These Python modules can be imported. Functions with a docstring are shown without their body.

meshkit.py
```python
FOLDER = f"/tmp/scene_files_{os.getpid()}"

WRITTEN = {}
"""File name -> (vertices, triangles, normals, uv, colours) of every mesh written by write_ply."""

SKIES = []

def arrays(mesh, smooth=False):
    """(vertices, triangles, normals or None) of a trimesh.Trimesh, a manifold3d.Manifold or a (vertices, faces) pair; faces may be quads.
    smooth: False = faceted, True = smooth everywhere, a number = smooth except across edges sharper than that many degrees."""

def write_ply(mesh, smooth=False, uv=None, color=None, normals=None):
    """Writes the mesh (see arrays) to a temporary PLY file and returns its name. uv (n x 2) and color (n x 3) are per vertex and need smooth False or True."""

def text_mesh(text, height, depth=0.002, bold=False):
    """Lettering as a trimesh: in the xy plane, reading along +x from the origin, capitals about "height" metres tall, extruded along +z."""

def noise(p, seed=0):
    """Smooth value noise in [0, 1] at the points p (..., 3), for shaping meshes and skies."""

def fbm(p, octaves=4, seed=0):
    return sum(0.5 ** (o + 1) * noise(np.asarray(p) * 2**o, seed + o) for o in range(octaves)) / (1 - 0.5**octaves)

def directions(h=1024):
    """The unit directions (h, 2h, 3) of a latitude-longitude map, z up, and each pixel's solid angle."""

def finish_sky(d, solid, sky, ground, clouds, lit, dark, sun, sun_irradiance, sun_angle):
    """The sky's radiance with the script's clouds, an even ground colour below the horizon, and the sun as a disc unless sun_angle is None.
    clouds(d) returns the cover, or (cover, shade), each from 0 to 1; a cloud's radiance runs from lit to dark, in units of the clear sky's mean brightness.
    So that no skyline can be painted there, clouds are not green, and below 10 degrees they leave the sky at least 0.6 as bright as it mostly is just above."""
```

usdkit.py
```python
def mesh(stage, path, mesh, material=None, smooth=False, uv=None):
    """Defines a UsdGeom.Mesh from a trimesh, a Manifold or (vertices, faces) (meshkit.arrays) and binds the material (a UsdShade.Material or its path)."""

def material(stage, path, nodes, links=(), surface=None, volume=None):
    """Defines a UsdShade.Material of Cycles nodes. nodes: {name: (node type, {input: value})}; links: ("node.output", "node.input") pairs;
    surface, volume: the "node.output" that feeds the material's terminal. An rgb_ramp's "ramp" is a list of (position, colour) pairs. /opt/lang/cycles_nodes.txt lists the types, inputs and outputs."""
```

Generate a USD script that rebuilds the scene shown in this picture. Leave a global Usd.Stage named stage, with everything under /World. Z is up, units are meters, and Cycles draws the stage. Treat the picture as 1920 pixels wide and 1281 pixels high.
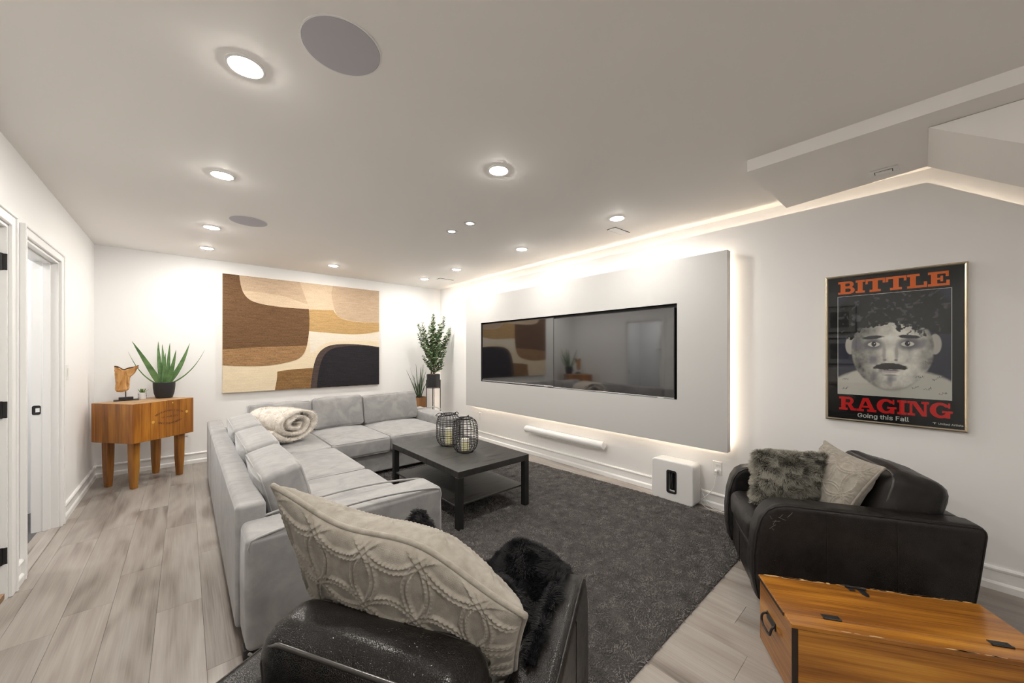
import math, random
import numpy as np, trimesh, shapely
from shapely.geometry import Polygon, box as sbox, LineString, Point
from shapely import affinity
from shapely.ops import unary_union
import usdkit, meshkit
from pxr import Usd, UsdGeom, UsdLux, UsdShade, Gf, Sdf, Vt

stage = Usd.Stage.CreateInMemory()
UsdGeom.SetStageUpAxis(stage, UsdGeom.Tokens.z)
UsdGeom.SetStageMetersPerUnit(stage, 1.0)
UsdGeom.Xform.Define(stage, '/World')
UsdGeom.Scope.Define(stage, '/World/Looks')
rng = np.random.default_rng(7)

# ------------------------------------------------------------------ camera, light levels
YAW = 41.757                      # degrees to the right of +Y (the long axis of the room)
cam = UsdGeom.Camera.Define(stage, '/World/camera')
cam.CreateHorizontalApertureAttr(36.0)
cam.CreateVerticalApertureAttr(24.02)
cam.CreateFocalLengthAttr(12.8825)
cam.CreateVerticalApertureOffsetAttr(0.4106)
cam.CreateClippingRangeAttr(Gf.Vec2f(0.03, 100.0))
cam.CreateExposureAttr(0.80)
xf = UsdGeom.Xformable(cam)
xf.AddTranslateOp().Set(Gf.Vec3d(0, 0, 1.35))
xf.AddRotateZOp().Set(-YAW)
xf.AddRotateXOp().Set(90.0)

LAMP = 245.0                       # radiance of the downlights' diffusers
LED = 7.0                         # radiance of the LED strips
LAMP_COLOR = (1.0, 0.945, 0.87)
LED_COLOR = (1.0, 0.82, 0.63)
sky = UsdLux.DomeLight.Define(stage, '/World/sky')      # only what leaks in; the room is closed
sky.CreateIntensityAttr(0.0)

# ------------------------------------------------------------------ helpers: prims
_used = {}
def numbered(parent, name):
    k = (parent, name)
    n = _used.get(k, 0); _used[k] = n + 1
    return name if n == 0 else f'{name}_{n:03d}'

def tag(p, label=None, cat=None, group=None, kind=None):
    p = p.GetPrim() if hasattr(p, 'GetPrim') else p
    for k, v in (('label', label), ('category', cat), ('group', group), ('kind', kind)):
        if v: p.SetCustomDataByKey(k, v)
    return p

def path_of(parent):
    return '/World' if parent is None else str(parent.GetPath())

def obj(name, mesh, m, parent=None, smooth=None, label=None, cat=None, group=None, kind=None):
    pp = path_of(parent)
    if smooth is None: smooth = 35 if len(mesh.faces) > 220 else False
    p = usdkit.mesh(stage, f'{pp}/{numbered(pp, name)}', mesh, m, smooth=smooth).GetPrim()
    tag(p, label, cat, group, kind)
    return p

def thing(name, label, cat, loc=(0, 0, 0), rotz=0.0, group=None, kind=None):
    x = UsdGeom.Xform.Define(stage, '/World/' + numbered('/World', name))
    x.AddTranslateOp().Set(Gf.Vec3d(*map(float, loc))); x.AddRotateZOp().Set(float(rotz))
    return tag(x, label, cat, group, kind)

def dup(root, label, loc, rotz=0.0, group=None, cat=None):
    was = root.GetCustomData()
    r = thing(root.GetName(), label, cat or was['category'], loc, rotz, group or was.get('group'))
    r.GetReferences().AddInternalReference(root.GetPath()); r.SetInstanceable(True)
    return r

# ------------------------------------------------------------------ helpers: meshes
def cat_(ms):
    ms = [m for m in ms if m is not None]
    return trimesh.util.concatenate(ms)

def bx(x0, x1, y0, y1, z0, z1):
    b = trimesh.creation.box([x1 - x0, y1 - y0, z1 - z0])
    b.apply_translation([(x0 + x1) / 2, (y0 + y1) / 2, (z0 + z1) / 2])
    return b

def bevbox(x0, x1, y0, y1, z0, z1, b=0.003):
    """A box with chamfered edges."""
    h = np.array([x1 - x0, y1 - y0, z1 - z0]) / 2; c = np.array([x0 + x1, y0 + y1, z0 + z1]) / 2
    b = min(b, *(h * 0.49)); pts = []
    for s in np.ndindex(2, 2, 2):
        sg = np.array(s) * 2 - 1
        for k in range(3):
            p = h - b; p = p.copy(); p[k] = h[k]
            pts.append(c + sg * p)
    return trimesh.convex.convex_hull(np.array(pts))

def hull(pts):
    return trimesh.convex.convex_hull(np.asarray(pts, float))

def rbox(sx, sy, sz, r=0.03, n=10, k=3, bulge=(0, 0, 0), noise=0.0, nscale=6.0, seed=0, at=(0, 0, 0)):
    """A soft rounded box centred on at: faces crowned by bulge, wrinkled by noise."""
    half = np.array([sx, sy, sz]) / 2.0
    def coords(a, m):
        rr = min(r, a * 0.95)
        th = np.linspace(0, math.pi / 4, k + 1)[1:]
        e = a - rr + rr * np.tan(th)
        return np.concatenate([-e[::-1], np.linspace(-(a - rr), a - rr, m), e])
    dens = [max(3, int(round(n * s / max(sx, sy, sz)))) for s in (sx, sy, sz)]
    cs = [coords(half[i], dens[i]) for i in range(3)]
    V, F, off = [], [], 0
    for ax in range(3):
        u, v = (ax + 1) % 3, (ax + 2) % 3
        for sg in (-1, 1):
            A, B = np.meshgrid(cs[u], cs[v], indexing='ij')
            p = np.zeros(A.shape + (3,)); p[..., u] = A; p[..., v] = B; p[..., ax] = sg * half[ax]
            na, nb = A.shape
            i, j = np.meshgrid(np.arange(na - 1), np.arange(nb - 1), indexing='ij')
            q = np.stack([i * nb + j, (i + 1) * nb + j, (i + 1) * nb + j + 1, i * nb + j + 1], -1).reshape(-1, 4)
            if sg < 0: q = q[:, ::-1]
            V.append(p.reshape(-1, 3)); F.append(q + off); off += na * nb
    V = np.vstack(V); F = np.vstack(F)
    rr = np.minimum(r, half * 0.95)
    q = np.clip(V, -(half - rr), half - rr); d = (V - q) / rr
    d /= np.maximum(np.linalg.norm(d, axis=1, keepdims=True), 1e-9)
    V = q + d * rr
    t = V / half
    crown = [np.clip(1 - t[:, (a + 1) % 3] ** 2, 0, 1) * np.clip(1 - t[:, (a + 2) % 3] ** 2, 0, 1) for a in range(3)]
    V = V + np.stack([bulge[a] * np.sign(t[:, a]) * np.abs(t[:, a]) ** 2 * crown[a] for a in range(3)], 1)
    if noise:
        V = V + d * ((meshkit.fbm(V * nscale + 31.7 * seed + 5, 3, seed) - 0.5) * 2 * noise)[:, None]
    F = np.vstack([F[:, [0, 1, 2]], F[:, [0, 2, 3]]])
    m = trimesh.Trimesh(V + np.array(at), F, process=False)
    m.merge_vertices(digits_vertex=6)
    return m

def tube(points, r, sides=8, closed=False):
    p = np.asarray(points, float); n = len(p)
    t = (np.roll(p, -1, 0) - np.roll(p, 1, 0)) if closed else np.gradient(p, axis=0)
    t /= np.linalg.norm(t, axis=1, keepdims=True) + 1e-12
    ref = np.array([0, 0, 1.0]) if abs(t[0, 2]) < 0.9 else np.array([1.0, 0, 0])
    a = np.zeros_like(p); x = np.cross(t[0], ref); a[0] = x / np.linalg.norm(x)
    for i in range(1, n):
        x = a[i - 1] - t[i] * (a[i - 1] @ t[i]); a[i] = x / (np.linalg.norm(x) + 1e-12)
    b = np.cross(t, a); ang = np.arange(sides) * 2 * np.pi / sides
    rr = np.broadcast_to(r, (n,))[:, None, None]
    v = p[:, None] + rr * (np.cos(ang)[None, :, None] * a[:, None] + np.sin(ang)[None, :, None] * b[:, None])
    last = n if closed else n - 1
    F = []
    for i in range(last):
        for j in range(sides):
            i2, j2 = (i + 1) % n, (j + 1) % sides
            F += [[i * sides + j, i * sides + j2, i2 * sides + j2], [i * sides + j, i2 * sides + j2, i2 * sides + j]]
    v = v.reshape(-1, 3)
    if not closed:
        c0, c1 = len(v), len(v) + 1
        v = np.vstack([v, p[0], p[-1]])
        for j in range(sides):
            j2 = (j + 1) % sides
            F += [[c0, j2, j], [c1, (n - 1) * sides + j, (n - 1) * sides + j2]]
    return trimesh.Trimesh(v, np.array(F), process=False)

def lathe(profile, sides=32):
    """profile: (r, z) pairs from bottom to top, closed on the axis where r is 0."""
    return trimesh.creation.revolve(np.array(profile, float), sections=sides)

def prism(poly, h, axis='z', at=0.0):
    """poly (shapely or points) extruded by h along axis: z (x,y), y (x,z) or x (y,z)."""
    if not isinstance(poly, Polygon) and not hasattr(poly, 'geoms'): poly = Polygon(poly)
    gs = list(getattr(poly, 'geoms', [poly]))
    m = cat_([trimesh.creation.extrude_polygon(g, h, engine='earcut') for g in gs if g.area > 1e-9])
    v = np.array(m.vertices)
    if axis == 'y': v = np.stack([v[:, 0], v[:, 2], v[:, 1]], 1)
    if axis == 'x': v = np.stack([v[:, 2], v[:, 0], v[:, 1]], 1)
    v = v + {'x': np.array([at, 0, 0]), 'y': np.array([0, at, 0]), 'z': np.array([0, 0, at])}[axis]
    f = np.array(m.faces)
    if axis == 'y': f = f[:, ::-1]
    return trimesh.Trimesh(v, f, process=False)

def soft_slab(pts, th, r=0.03, steps=4, axis='x', at=0.0, dens=0.03, crown=0.0):
    """An outline pts (closed, counter-clockwise) given thickness th with rounded rims."""
    ring = LineString(list(pts) + [pts[0]])
    n = max(24, int(ring.length / dens))
    P = np.array([ring.interpolate(i / n, normalized=True).coords[0] for i in range(n)])
    t = np.roll(P, -1, 0) - np.roll(P, 1, 0); t /= np.linalg.norm(t, axis=1, keepdims=True)
    nrm = np.stack([-t[:, 1], t[:, 0]], 1)                       # inward for ccw
    prof = [(r * (1 - math.sin(a)), r * (1 - math.cos(a))) for a in np.linspace(0, math.pi / 2, steps + 1)]
    levels = [(i, -th / 2 + z) for i, z in prof] + [(i, th / 2 - z) for i, z in prof[::-1]]
    V = []
    for ins, z in levels:
        q = P + nrm * ins
        V.append(np.column_stack([q, np.full(n, z)]))
    L = len(levels); V = np.vstack(V); F = []
    i = np.arange(n); j = (i + 1) % n
    for l in range(L - 1):
        a, b = l * n, (l + 1) * n
        F += [np.stack([a + i, a + j, b + j], 1), np.stack([a + i, b + j, b + i], 1)]
    F = np.vstack(F)
    cap = Polygon(V[:n, :2]).buffer(0)
    tv, tf = trimesh.creation.triangulate_polygon(Polygon(V[:n, :2]), engine='earcut')
    # earcut keeps the order of the outline
    F = np.vstack([F, tf[:, ::-1], tf + (L - 1) * n])
    if axis == 'x': V = np.stack([V[:, 2] + at, V[:, 0], V[:, 1]], 1)
    elif axis == 'y': V = np.stack([V[:, 0], V[:, 2] + at, V[:, 1]], 1); F = F[:, ::-1]
    else: V = V + np.array([0, 0, at])
    m = trimesh.Trimesh(V, F, process=False)
    if m.volume < 0: m.invert()
    return m

def move(m, t=(0, 0, 0), rx=0, ry=0, rz=0, s=None):
    m = m.copy()
    if s is not None: m.apply_scale(s)
    for ang, ax in ((rx, [1, 0, 0]), (ry, [0, 1, 0]), (rz, [0, 0, 1])):
        if ang: m.apply_transform(trimesh.transformations.rotation_matrix(math.radians(ang), ax))
    m.apply_translation(t); return m

def spline(pts, n):
    pts = np.asarray(pts, float)
    from scipy.interpolate import CubicSpline
    d = np.concatenate([[0], np.cumsum(np.linalg.norm(np.diff(pts, axis=0), axis=1))])
    return CubicSpline(d, pts)(np.linspace(0, d[-1], n))

def text(s, h, depth=0.0006, bold=False):
    m = meshkit.text_mesh(s, h, depth, bold)
    return m

def upright(m):
    """From the xy plane into the local wall plane: x right, z up, relief towards -y."""
    v = np.array(m.vertices)
    return trimesh.Trimesh(np.stack([v[:, 0], -v[:, 2], v[:, 1]], 1), np.array(m.faces), process=False)

def fur(name, mesh, count, length, m, parent, width=0.0012, droop=0.35, jitter=0.5, seed=1, lean=(0, 0, 0), keep=None, label=None, segs=3, tips=None):
    r = np.random.default_rng(seed)
    mesh = trimesh.Trimesh(mesh.vertices, mesh.faces, process=False)
    area = mesh.area_faces; cdf = np.cumsum(area) / area.sum()
    fi = np.searchsorted(cdf, r.random(count)); fi = np.clip(fi, 0, len(area) - 1)
    a, b = r.random(count), r.random(count); sw = a + b > 1; a[sw], b[sw] = 1 - a[sw], 1 - b[sw]
    tri = mesh.vertices[mesh.faces[fi]]
    p = tri[:, 0] + a[:, None] * (tri[:, 1] - tri[:, 0]) + b[:, None] * (tri[:, 2] - tri[:, 0])
    nn = mesh.face_normals[fi]
    if keep is not None:
        ok = keep(p, nn); p, nn = p[ok], nn[ok]
    c = len(p)
    clump = np.stack([meshkit.noise(p * 28 + 3.1 * q, q + seed) for q in range(3)], 1) - 0.5
    d = nn + clump * 2 * jitter + (r.random((c, 3)) - 0.5) * jitter + np.array(lean)
    d /= np.linalg.norm(d, axis=1, keepdims=True)
    L = length * (0.6 + 0.6 * r.random(c))[:, None]
    g = np.array([0, 0, -1.0])
    pts = np.stack([p - nn * 0.002] + [p + d * L * t + (g * droop + clump) * L * t * t * 0.8 for t in np.linspace(0, 1, segs + 1)[1:]], 1)
    cv = UsdGeom.BasisCurves.Define(stage, f'{path_of(parent)}/{numbered(path_of(parent), name)}')
    cv.CreateTypeAttr('linear'); cv.CreateWrapAttr('nonperiodic')
    k = segs + 1
    cv.CreatePointsAttr(Vt.Vec3fArray.FromNumpy(pts.reshape(-1, 3).astype(np.float32)))
    cv.CreateCurveVertexCountsAttr(Vt.IntArray.FromNumpy(np.full(c, k, np.int32)))
    w = np.tile(width * np.linspace(1, 0.35, k), c).astype(np.float32)
    cv.CreateWidthsAttr(Vt.FloatArray.FromNumpy(w)); cv.SetWidthsInterpolation('vertex')
    if tips is not None:                       # strand colours from root to tip, uneven from tuft to tuft
        lo, mid, hi = map(np.array, tips)
        q = np.clip(np.linspace(0, 1, k)[None, :] + (meshkit.fbm(p * 11 + seed, 3, 6)[:, None] - 0.5) * 1.5 + (r.random(c)[:, None] - 0.5) * 0.5, 0, 1)[..., None]
        cc = np.where(q < 0.5, lo + (mid - lo) * q * 2, mid + (hi - mid) * (q - 0.5) * 2)
        UsdGeom.PrimvarsAPI(cv).CreatePrimvar('Cd', Sdf.ValueTypeNames.Color3fArray, 'vertex').Set(Vt.Vec3fArray.FromNumpy(cc.reshape(-1, 3).astype(np.float32)))
    UsdShade.MaterialBindingAPI.Apply(cv.GetPrim()).Bind(m)
    tag(cv, label, kind='stuff')
    return cv

# ------------------------------------------------------------------ materials
def mat(name, color, rough=0.5, spec=0.5, metallic=0.0, sheen=0.0, coat=0.0, bump=0.0, bscale=80.0, bdist=0.002, **kw):
    nodes = {'p': ('principled_bsdf', {'base_color': color, 'roughness': rough, 'specular_ior_level': spec, 'metallic': metallic, 'sheen_weight': sheen, 'coat_weight': coat, **kw})}
    links = []
    if bump:
        nodes |= {'tc': ('texture_coordinate', {}), 'bn': ('noise_texture', {'scale': bscale, 'detail': 4.0}), 'bp': ('bump', {'strength': bump, 'distance': bdist})}
        links += [('tc.object', 'bn.vector'), ('bn.fac', 'bp.height'), ('bp.normal', 'p.normal')]
    return usdkit.material(stage, '/World/Looks/' + name, nodes, links, surface='p.BSDF')

def nmat(name, stops, scale=(1, 1, 1), ns=5.0, detail=4.0, distortion=0.0, rough=0.5, spec=0.5, metallic=0.0, sheen=0.0, coat=0.0, bump=0.0, bscale=None, bmap=None, bdist=0.002, rstops=None, w=0.0, nrough=0.55, **kw):
    """Principled with a noise-driven colour (and bump)."""
    nodes = {'tc': ('texture_coordinate', {}), 'mp': ('mapping', {'scale': scale, 'location': (w * 1.7, w * 3.1, w)}),
             'n': ('noise_texture', {'scale': ns, 'detail': detail, 'distortion': distortion, 'roughness': nrough}),
             'r': ('rgb_ramp', {'ramp': stops}),
             'p': ('principled_bsdf', {'roughness': rough, 'specular_ior_level': spec, 'metallic': metallic, 'sheen_weight': sheen, 'coat_weight': coat, **kw})}
    links = [('tc.object', 'mp.vector'), ('mp.vector', 'n.vector'), ('n.fac', 'r.fac'), ('r.color', 'p.base_color')]
    if bump:
        nodes |= {'bn': ('noise_texture', {'scale': bscale or ns, 'detail': 5.0}), 'bp': ('bump', {'strength': bump, 'distance': bdist})}
        src = 'mp.vector' if bscale is None else 'tc.object'
        if bmap: nodes['bm'] = ('mapping', {'scale': bmap}); links.append(('tc.object', 'bm.vector')); src = 'bm.vector'
        links += [(src, 'bn.vector'), ('bn.fac', 'bp.height'), ('bp.normal', 'p.normal')]
    if rstops:
        nodes['rr'] = ('rgb_ramp', {'ramp': rstops}); links += [('n.fac', 'rr.fac'), ('rr.color', 'p.roughness')]
    return usdkit.material(stage, '/World/Looks/' + name, nodes, links, surface='p.BSDF')

def wood(name, stops, along='y', grain=14.0, dens=1.0, rough=0.4, spec=0.4, coat=0.0, w=0.0, knots=True, bump=0.15):
    """Long grain along an axis: stretched noise over distorted bands."""
    lo = {'x': (0.7, 1, 1), 'y': (1, 0.7, 1), 'z': (1, 1, 0.7)}[along]
    st = {'x': (0.06, 1, 1), 'y': (1, 0.06, 1), 'z': (1, 1, 0.06)}[along]
    st2 = {'x': (0.22, 1, 1), 'y': (1, 0.22, 1), 'z': (1, 1, 0.22)}[along]
    fi = {'x': (0.02, 1, 1), 'y': (1, 0.02, 1), 'z': (1, 1, 0.02)}[along]
    loc = (w * 1.3, w * 2.9, w * 0.7)
    nodes = {'tc': ('texture_coordinate', {}),
             'm1': ('mapping', {'scale': st2, 'location': loc}), 'm2': ('mapping', {'scale': st, 'location': loc}), 'm3': ('mapping', {'scale': fi, 'location': loc}),
             'n1': ('noise_texture', {'scale': 3.2 * dens, 'detail': 2.0, 'distortion': 1.0}),
             'k': ('math', {'math_type': 'multiply', 'value2': grain}), 's': ('math', {'math_type': 'sine'}), 's2': ('math', {'math_type': 'multiply_add', 'value2': 0.5, 'value3': 0.5}),
             'n2': ('noise_texture', {'scale': 26.0 * dens, 'detail': 4.0}), 'n3': ('noise_texture', {'scale': 190.0 * dens, 'detail': 3.0}),
             'a': ('math', {'math_type': 'multiply', 'value2': 0.27}), 'b': ('math', {'math_type': 'multiply_add', 'value2': 0.45}), 'c': ('math', {'math_type': 'multiply_add', 'value2': 0.28}),
             'r': ('rgb_ramp', {'ramp': stops}), 'bp': ('bump', {'strength': bump, 'distance': 0.001}),
             'p': ('principled_bsdf', {'roughness': rough, 'specular_ior_level': spec, 'coat_weight': coat, 'coat_roughness': 0.15})}
    links = [('tc.object', 'm1.vector'), ('tc.object', 'm2.vector'), ('tc.object', 'm3.vector'), ('m1.vector', 'n1.vector'), ('m2.vector', 'n2.vector'), ('m3.vector', 'n3.vector'),
             ('n1.fac', 'k.value1'), ('k.value', 's.value1'), ('s.value', 's2.value1'), ('s2.value', 'a.value1'),
             ('n2.fac', 'b.value1'), ('a.value', 'b.value3'), ('n3.fac', 'c.value1'), ('b.value', 'c.value3'),
             ('c.value', 'r.fac'), ('r.color', 'p.base_color'), ('c.value', 'bp.height'), ('bp.normal', 'p.normal')]
    return usdkit.material(stage, '/World/Looks/' + name, nodes, links, surface='p.BSDF')

def emit(name, color, strength):
    return usdkit.material(stage, '/World/Looks/' + name, {'e': ('emission', {'color': color, 'strength': strength})}, surface='e.emission')

def leather(name, c1, c2, rough=0.34):
    nodes = {'tc': ('texture_coordinate', {}), 'n': ('noise_texture', {'scale': 7.0, 'detail': 5.0}), 'r': ('rgb_ramp', {'ramp': [(0.35, c1), (0.7, c2)]}),
             'v': ('voronoi_texture', {'scale': 240.0, 'feature': 'distance_to_edge'}), 'vm': ('math', {'math_type': 'minimum', 'value2': 0.12}),
             'n2': ('noise_texture', {'scale': 30.0, 'detail': 3.0}), 'm': ('math', {'math_type': 'multiply_add', 'value2': 5.0}),
             'bp': ('bump', {'strength': 0.75, 'distance': 0.0011}), 'rr': ('map_range', {'from_min': 0.3, 'from_max': 0.7, 'to_min': rough - 0.07, 'to_max': rough + 0.1}),
             'p': ('principled_bsdf', {'specular_ior_level': 0.42})}
    links = [('tc.object', 'n.vector'), ('n.fac', 'r.fac'), ('r.color', 'p.base_color'), ('tc.object', 'v.vector'), ('v.distance', 'vm.value1'), ('tc.object', 'n2.vector'),
             ('vm.value', 'm.value1'), ('n2.fac', 'm.value3'), ('m.value', 'bp.height'), ('bp.normal', 'p.normal'), ('n.fac', 'rr.value'), ('rr.result', 'p.roughness')]
    return usdkit.material(stage, '/World/Looks/' + name, nodes, links, surface='p.BSDF')

def vcol(name, rough=0.6, spec=0.3, coat=0.0):
    return usdkit.material(stage, '/World/Looks/' + name, {'a': ('attribute', {'attribute': 'Cd'}), 'p': ('principled_bsdf', {'roughness': rough, 'specular_ior_level': spec})}, [('a.color', 'p.base_color')], surface='p.BSDF')

M = {}
M['wall'] = mat('wall_paint', (0.84, 0.84, 0.84), 0.55, 0.3)
M['ceil'] = mat('ceiling_paint', (0.88, 0.858, 0.832), 0.7, 0.2)
M['trim'] = mat('trim_paint', (0.84, 0.84, 0.835), 0.32, 0.45)
M['door'] = mat('door_paint', (0.84, 0.84, 0.835), 0.35, 0.4)
M['panel'] = mat('satin_grey_panel', (0.53, 0.53, 0.525), 0.42, 0.45)
M['black'] = mat('black_metal', (0.012, 0.012, 0.013), 0.4, 0.5)
M['blackp'] = mat('black_plastic', (0.02, 0.02, 0.022), 0.35, 0.5)
M['white'] = mat('white_plastic', (0.82, 0.82, 0.81), 0.3, 0.5)
M['gloss'] = mat('gloss_white', (0.74, 0.74, 0.735), 0.12, 0.5, coat=0.5)
M['speaker'] = mat('speaker_mesh', (0.50, 0.49, 0.53), 0.7, 0.2, bump=0.4, bscale=700.0, bdist=0.001)
M['lamp'] = emit('lamp_light', LAMP_COLOR, LAMP)
M['led'] = emit('led_light', LED_COLOR, LED)
M['led_panel'] = emit('led_panel_light', LED_COLOR, LED * 2.8)
oak = [(0.22, (0.13, 0.105, 0.088)), (0.36, (0.25, 0.215, 0.188)), (0.5, (0.34, 0.30, 0.268)), (0.64, (0.40, 0.365, 0.33)), (0.8, (0.46, 0.43, 0.395))]
M['oak'] = [wood(f'grey_oak_{i}', [(p, tuple(np.array(c) * (0.78 + 0.014 * i))) for p, c in oak], 'y', 16, 1.0, 0.38, 0.35, w=3.7 * i) for i in range(7)]
M['base_floor'] = mat('floor_joint', (0.17, 0.15, 0.13), 0.8)
# ------------------------------------------------------------------ the room
H = 2.527; XL, XW, YB, YF = -0.73, 3.46, 5.96, -2.6; XR = 3.54       # left wall, TV wall, back wall, wall behind; XR the wall behind the cove
fl = tag(UsdGeom.Xform.Define(stage, '/World/floor'), 'grey oak plank floor of the whole room', 'floor', kind='structure')
obj('underlay', bx(XL - 0.16, XR + 0.1, YF, YB + 0.05, -0.06, -0.004), M['base_floor'], fl, smooth=False)
pw, pl = 0.18, 1.22
r0 = np.random.default_rng(3); k = 0
x = XL - 0.10
while x < XR - 0.02:
    y = YF - r0.random() * pl
    while y < YB:
        y0, y1 = max(y, YF), min(y + pl, YB + 0.03)
        if y1 - y0 > 0.02:
            dz = r0.random() * 0.0004
            obj('plank', bevbox(x + 0.0003, x + pw - 0.0003, y0 + 0.0003, y1 - 0.0003, -0.008, -dz, 0.0009), M['oak'][int(r0.integers(7))], fl, smooth=False)
        y += pl
    x += pw
obj('ceiling', bx(XL - 0.2, XR + 0.2, YF - 0.1, YB + 0.1, H, H + 0.08), M['ceil'], None, False, 'flat off-white painted ceiling with recessed lights', 'ceiling', kind='structure')

D1 = (2.53, 3.36); D2 = (3.62, 4.46); DH = 2.06; WT = 0.13           # the two door openings of the left wall
wl = [bx(XL - WT, XL, a, b, 0, H) for a, b in ((YF, D1[0]), (D1[1], D2[0]), (D2[1], YB))] + [bx(XL - WT, XL, a, b, DH, H) for a, b in (D1, D2)]
obj('wall_left', cat_(wl), M['wall'], None, False, 'white wall with the two doors, left side', 'wall', kind='structure')
obj('wall_back', bx(XL - WT, XR + 0.1, YB, YB + 0.1, 0, H), M['wall'], None, False, 'white far wall behind the abstract canvas and the sofa', 'wall', kind='structure')
obj('wall_front', bx(XL - WT, XR + 0.1, YF - 0.1, YF, 0, H), M['wall'], None, False, 'white wall behind the camera', 'wall', kind='structure')
slope = 0.71
ztop = lambda y, z0=2.418, y0=-0.02: z0 if y > y0 else z0 - slope * (y0 - y)
# TV wall: a furred-out face with an LED channel behind its free top and far edges
face = [(YF, 0), (5.785, 0), (5.785, 2.418), (-0.02, 2.418), (YF, ztop(YF))]
core = [(YF, 0), (5.68, 0), (5.68, 2.31), (-0.02, 2.31), (YF, ztop(YF, 2.31))]
wr = thing('wall_right', 'white feature wall behind the TV panel with a lit gap along its top', 'wall', (0, 0, 0), 0, kind='structure')
obj('face', prism(face, 0.02, 'x', XW), M['wall'], wr, False)
obj('core', prism(core, 0.05, 'x', XW + 0.02), M['wall'], wr, False)
obj('rear_face', bx(XR, XR + 0.1, YF, YB, 0, H), M['wall'], wr, False)
strips = cat_([bx(3.515, 3.530, 0.0, 5.66, 2.315, 2.323), hull([[x_, y_, ztop(y_, 2.31) + dz] for x_ in (3.515, 3.53) for y_ in (-0.021, -1.6) for dz in (0.006, 0.016)])])
M['led2'] = emit('led_light_soft', LED_COLOR, LED * 0.7)
obj('led_strip', bx(3.520, 3.532, 5.69, 5.70, 0.0, 2.31), M['led2'], wr, False, 'warm LED strip upright in the end slot')
obj('led_strip', strips, M['led'], wr, False, 'warm LED strip hidden in the top gap')

bulk = prism([(2.562, 0.713), (2.562, YF), (3.28, YF), (3.28, -0.02), (3.42, 0.69)], H - 2.457, 'z', 2.457)
obj('trim_1', bulk, M['ceil'], None, False, 'dropped ceiling bulkhead above the poster', 'bulkhead', kind='structure')
stair = prism([(-0.02, 2.455), (YF, 2.455), (YF, 2.455 - slope * (-0.02 - YF))], 0.56, 'x', 2.72)
obj('trim_2', stair, M['ceil'], None, False, 'sloping boxed-in underside of a staircase, upper right', 'stair soffit', kind='structure')

# baseboards
def baseboard(name, p0, p1, n, label):
    """Profile: stepped foot, recessed field, bevelled cap, along p0-p1 with n pointing into the room."""
    prof = [(0, 0), (0.019, 0), (0.019, 0.036), (0.016, 0.042), (0.013, 0.046), (0.009, 0.049), (0.009, 0.104), (0.013, 0.108), (0.016, 0.112), (0.018, 0.122), (0.012, 0.131), (0.0, 0.133)]
    L = math.hypot(p1[0] - p0[0], p1[1] - p0[1]); d = ((p1[0] - p0[0]) / L, (p1[1] - p0[1]) / L)
    m = trimesh.creation.extrude_polygon(Polygon(prof), L, engine='earcut'); v = np.array(m.vertices)
    w = np.stack([p0[0] + n[0] * v[:, 0] + d[0] * v[:, 2], p0[1] + n[1] * v[:, 0] + d[1] * v[:, 2], v[:, 1]], 1)
    m = trimesh.Trimesh(w, m.faces, process=False)
    if m.volume < 0: m.invert()
    return m
CW = 0.085
bl = [baseboard('', (XL, a), (XL, b), (1, 0), '') for a, b in ((YF, D1[0] - CW), (D1[1] + CW - 0.02, D2[0] - 0.065), (D2[1] + CW, YB))]
obj('baseboard_left', cat_(bl), M['trim'], None, False, 'white moulded baseboard along the door wall', 'baseboard', kind='structure')
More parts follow.
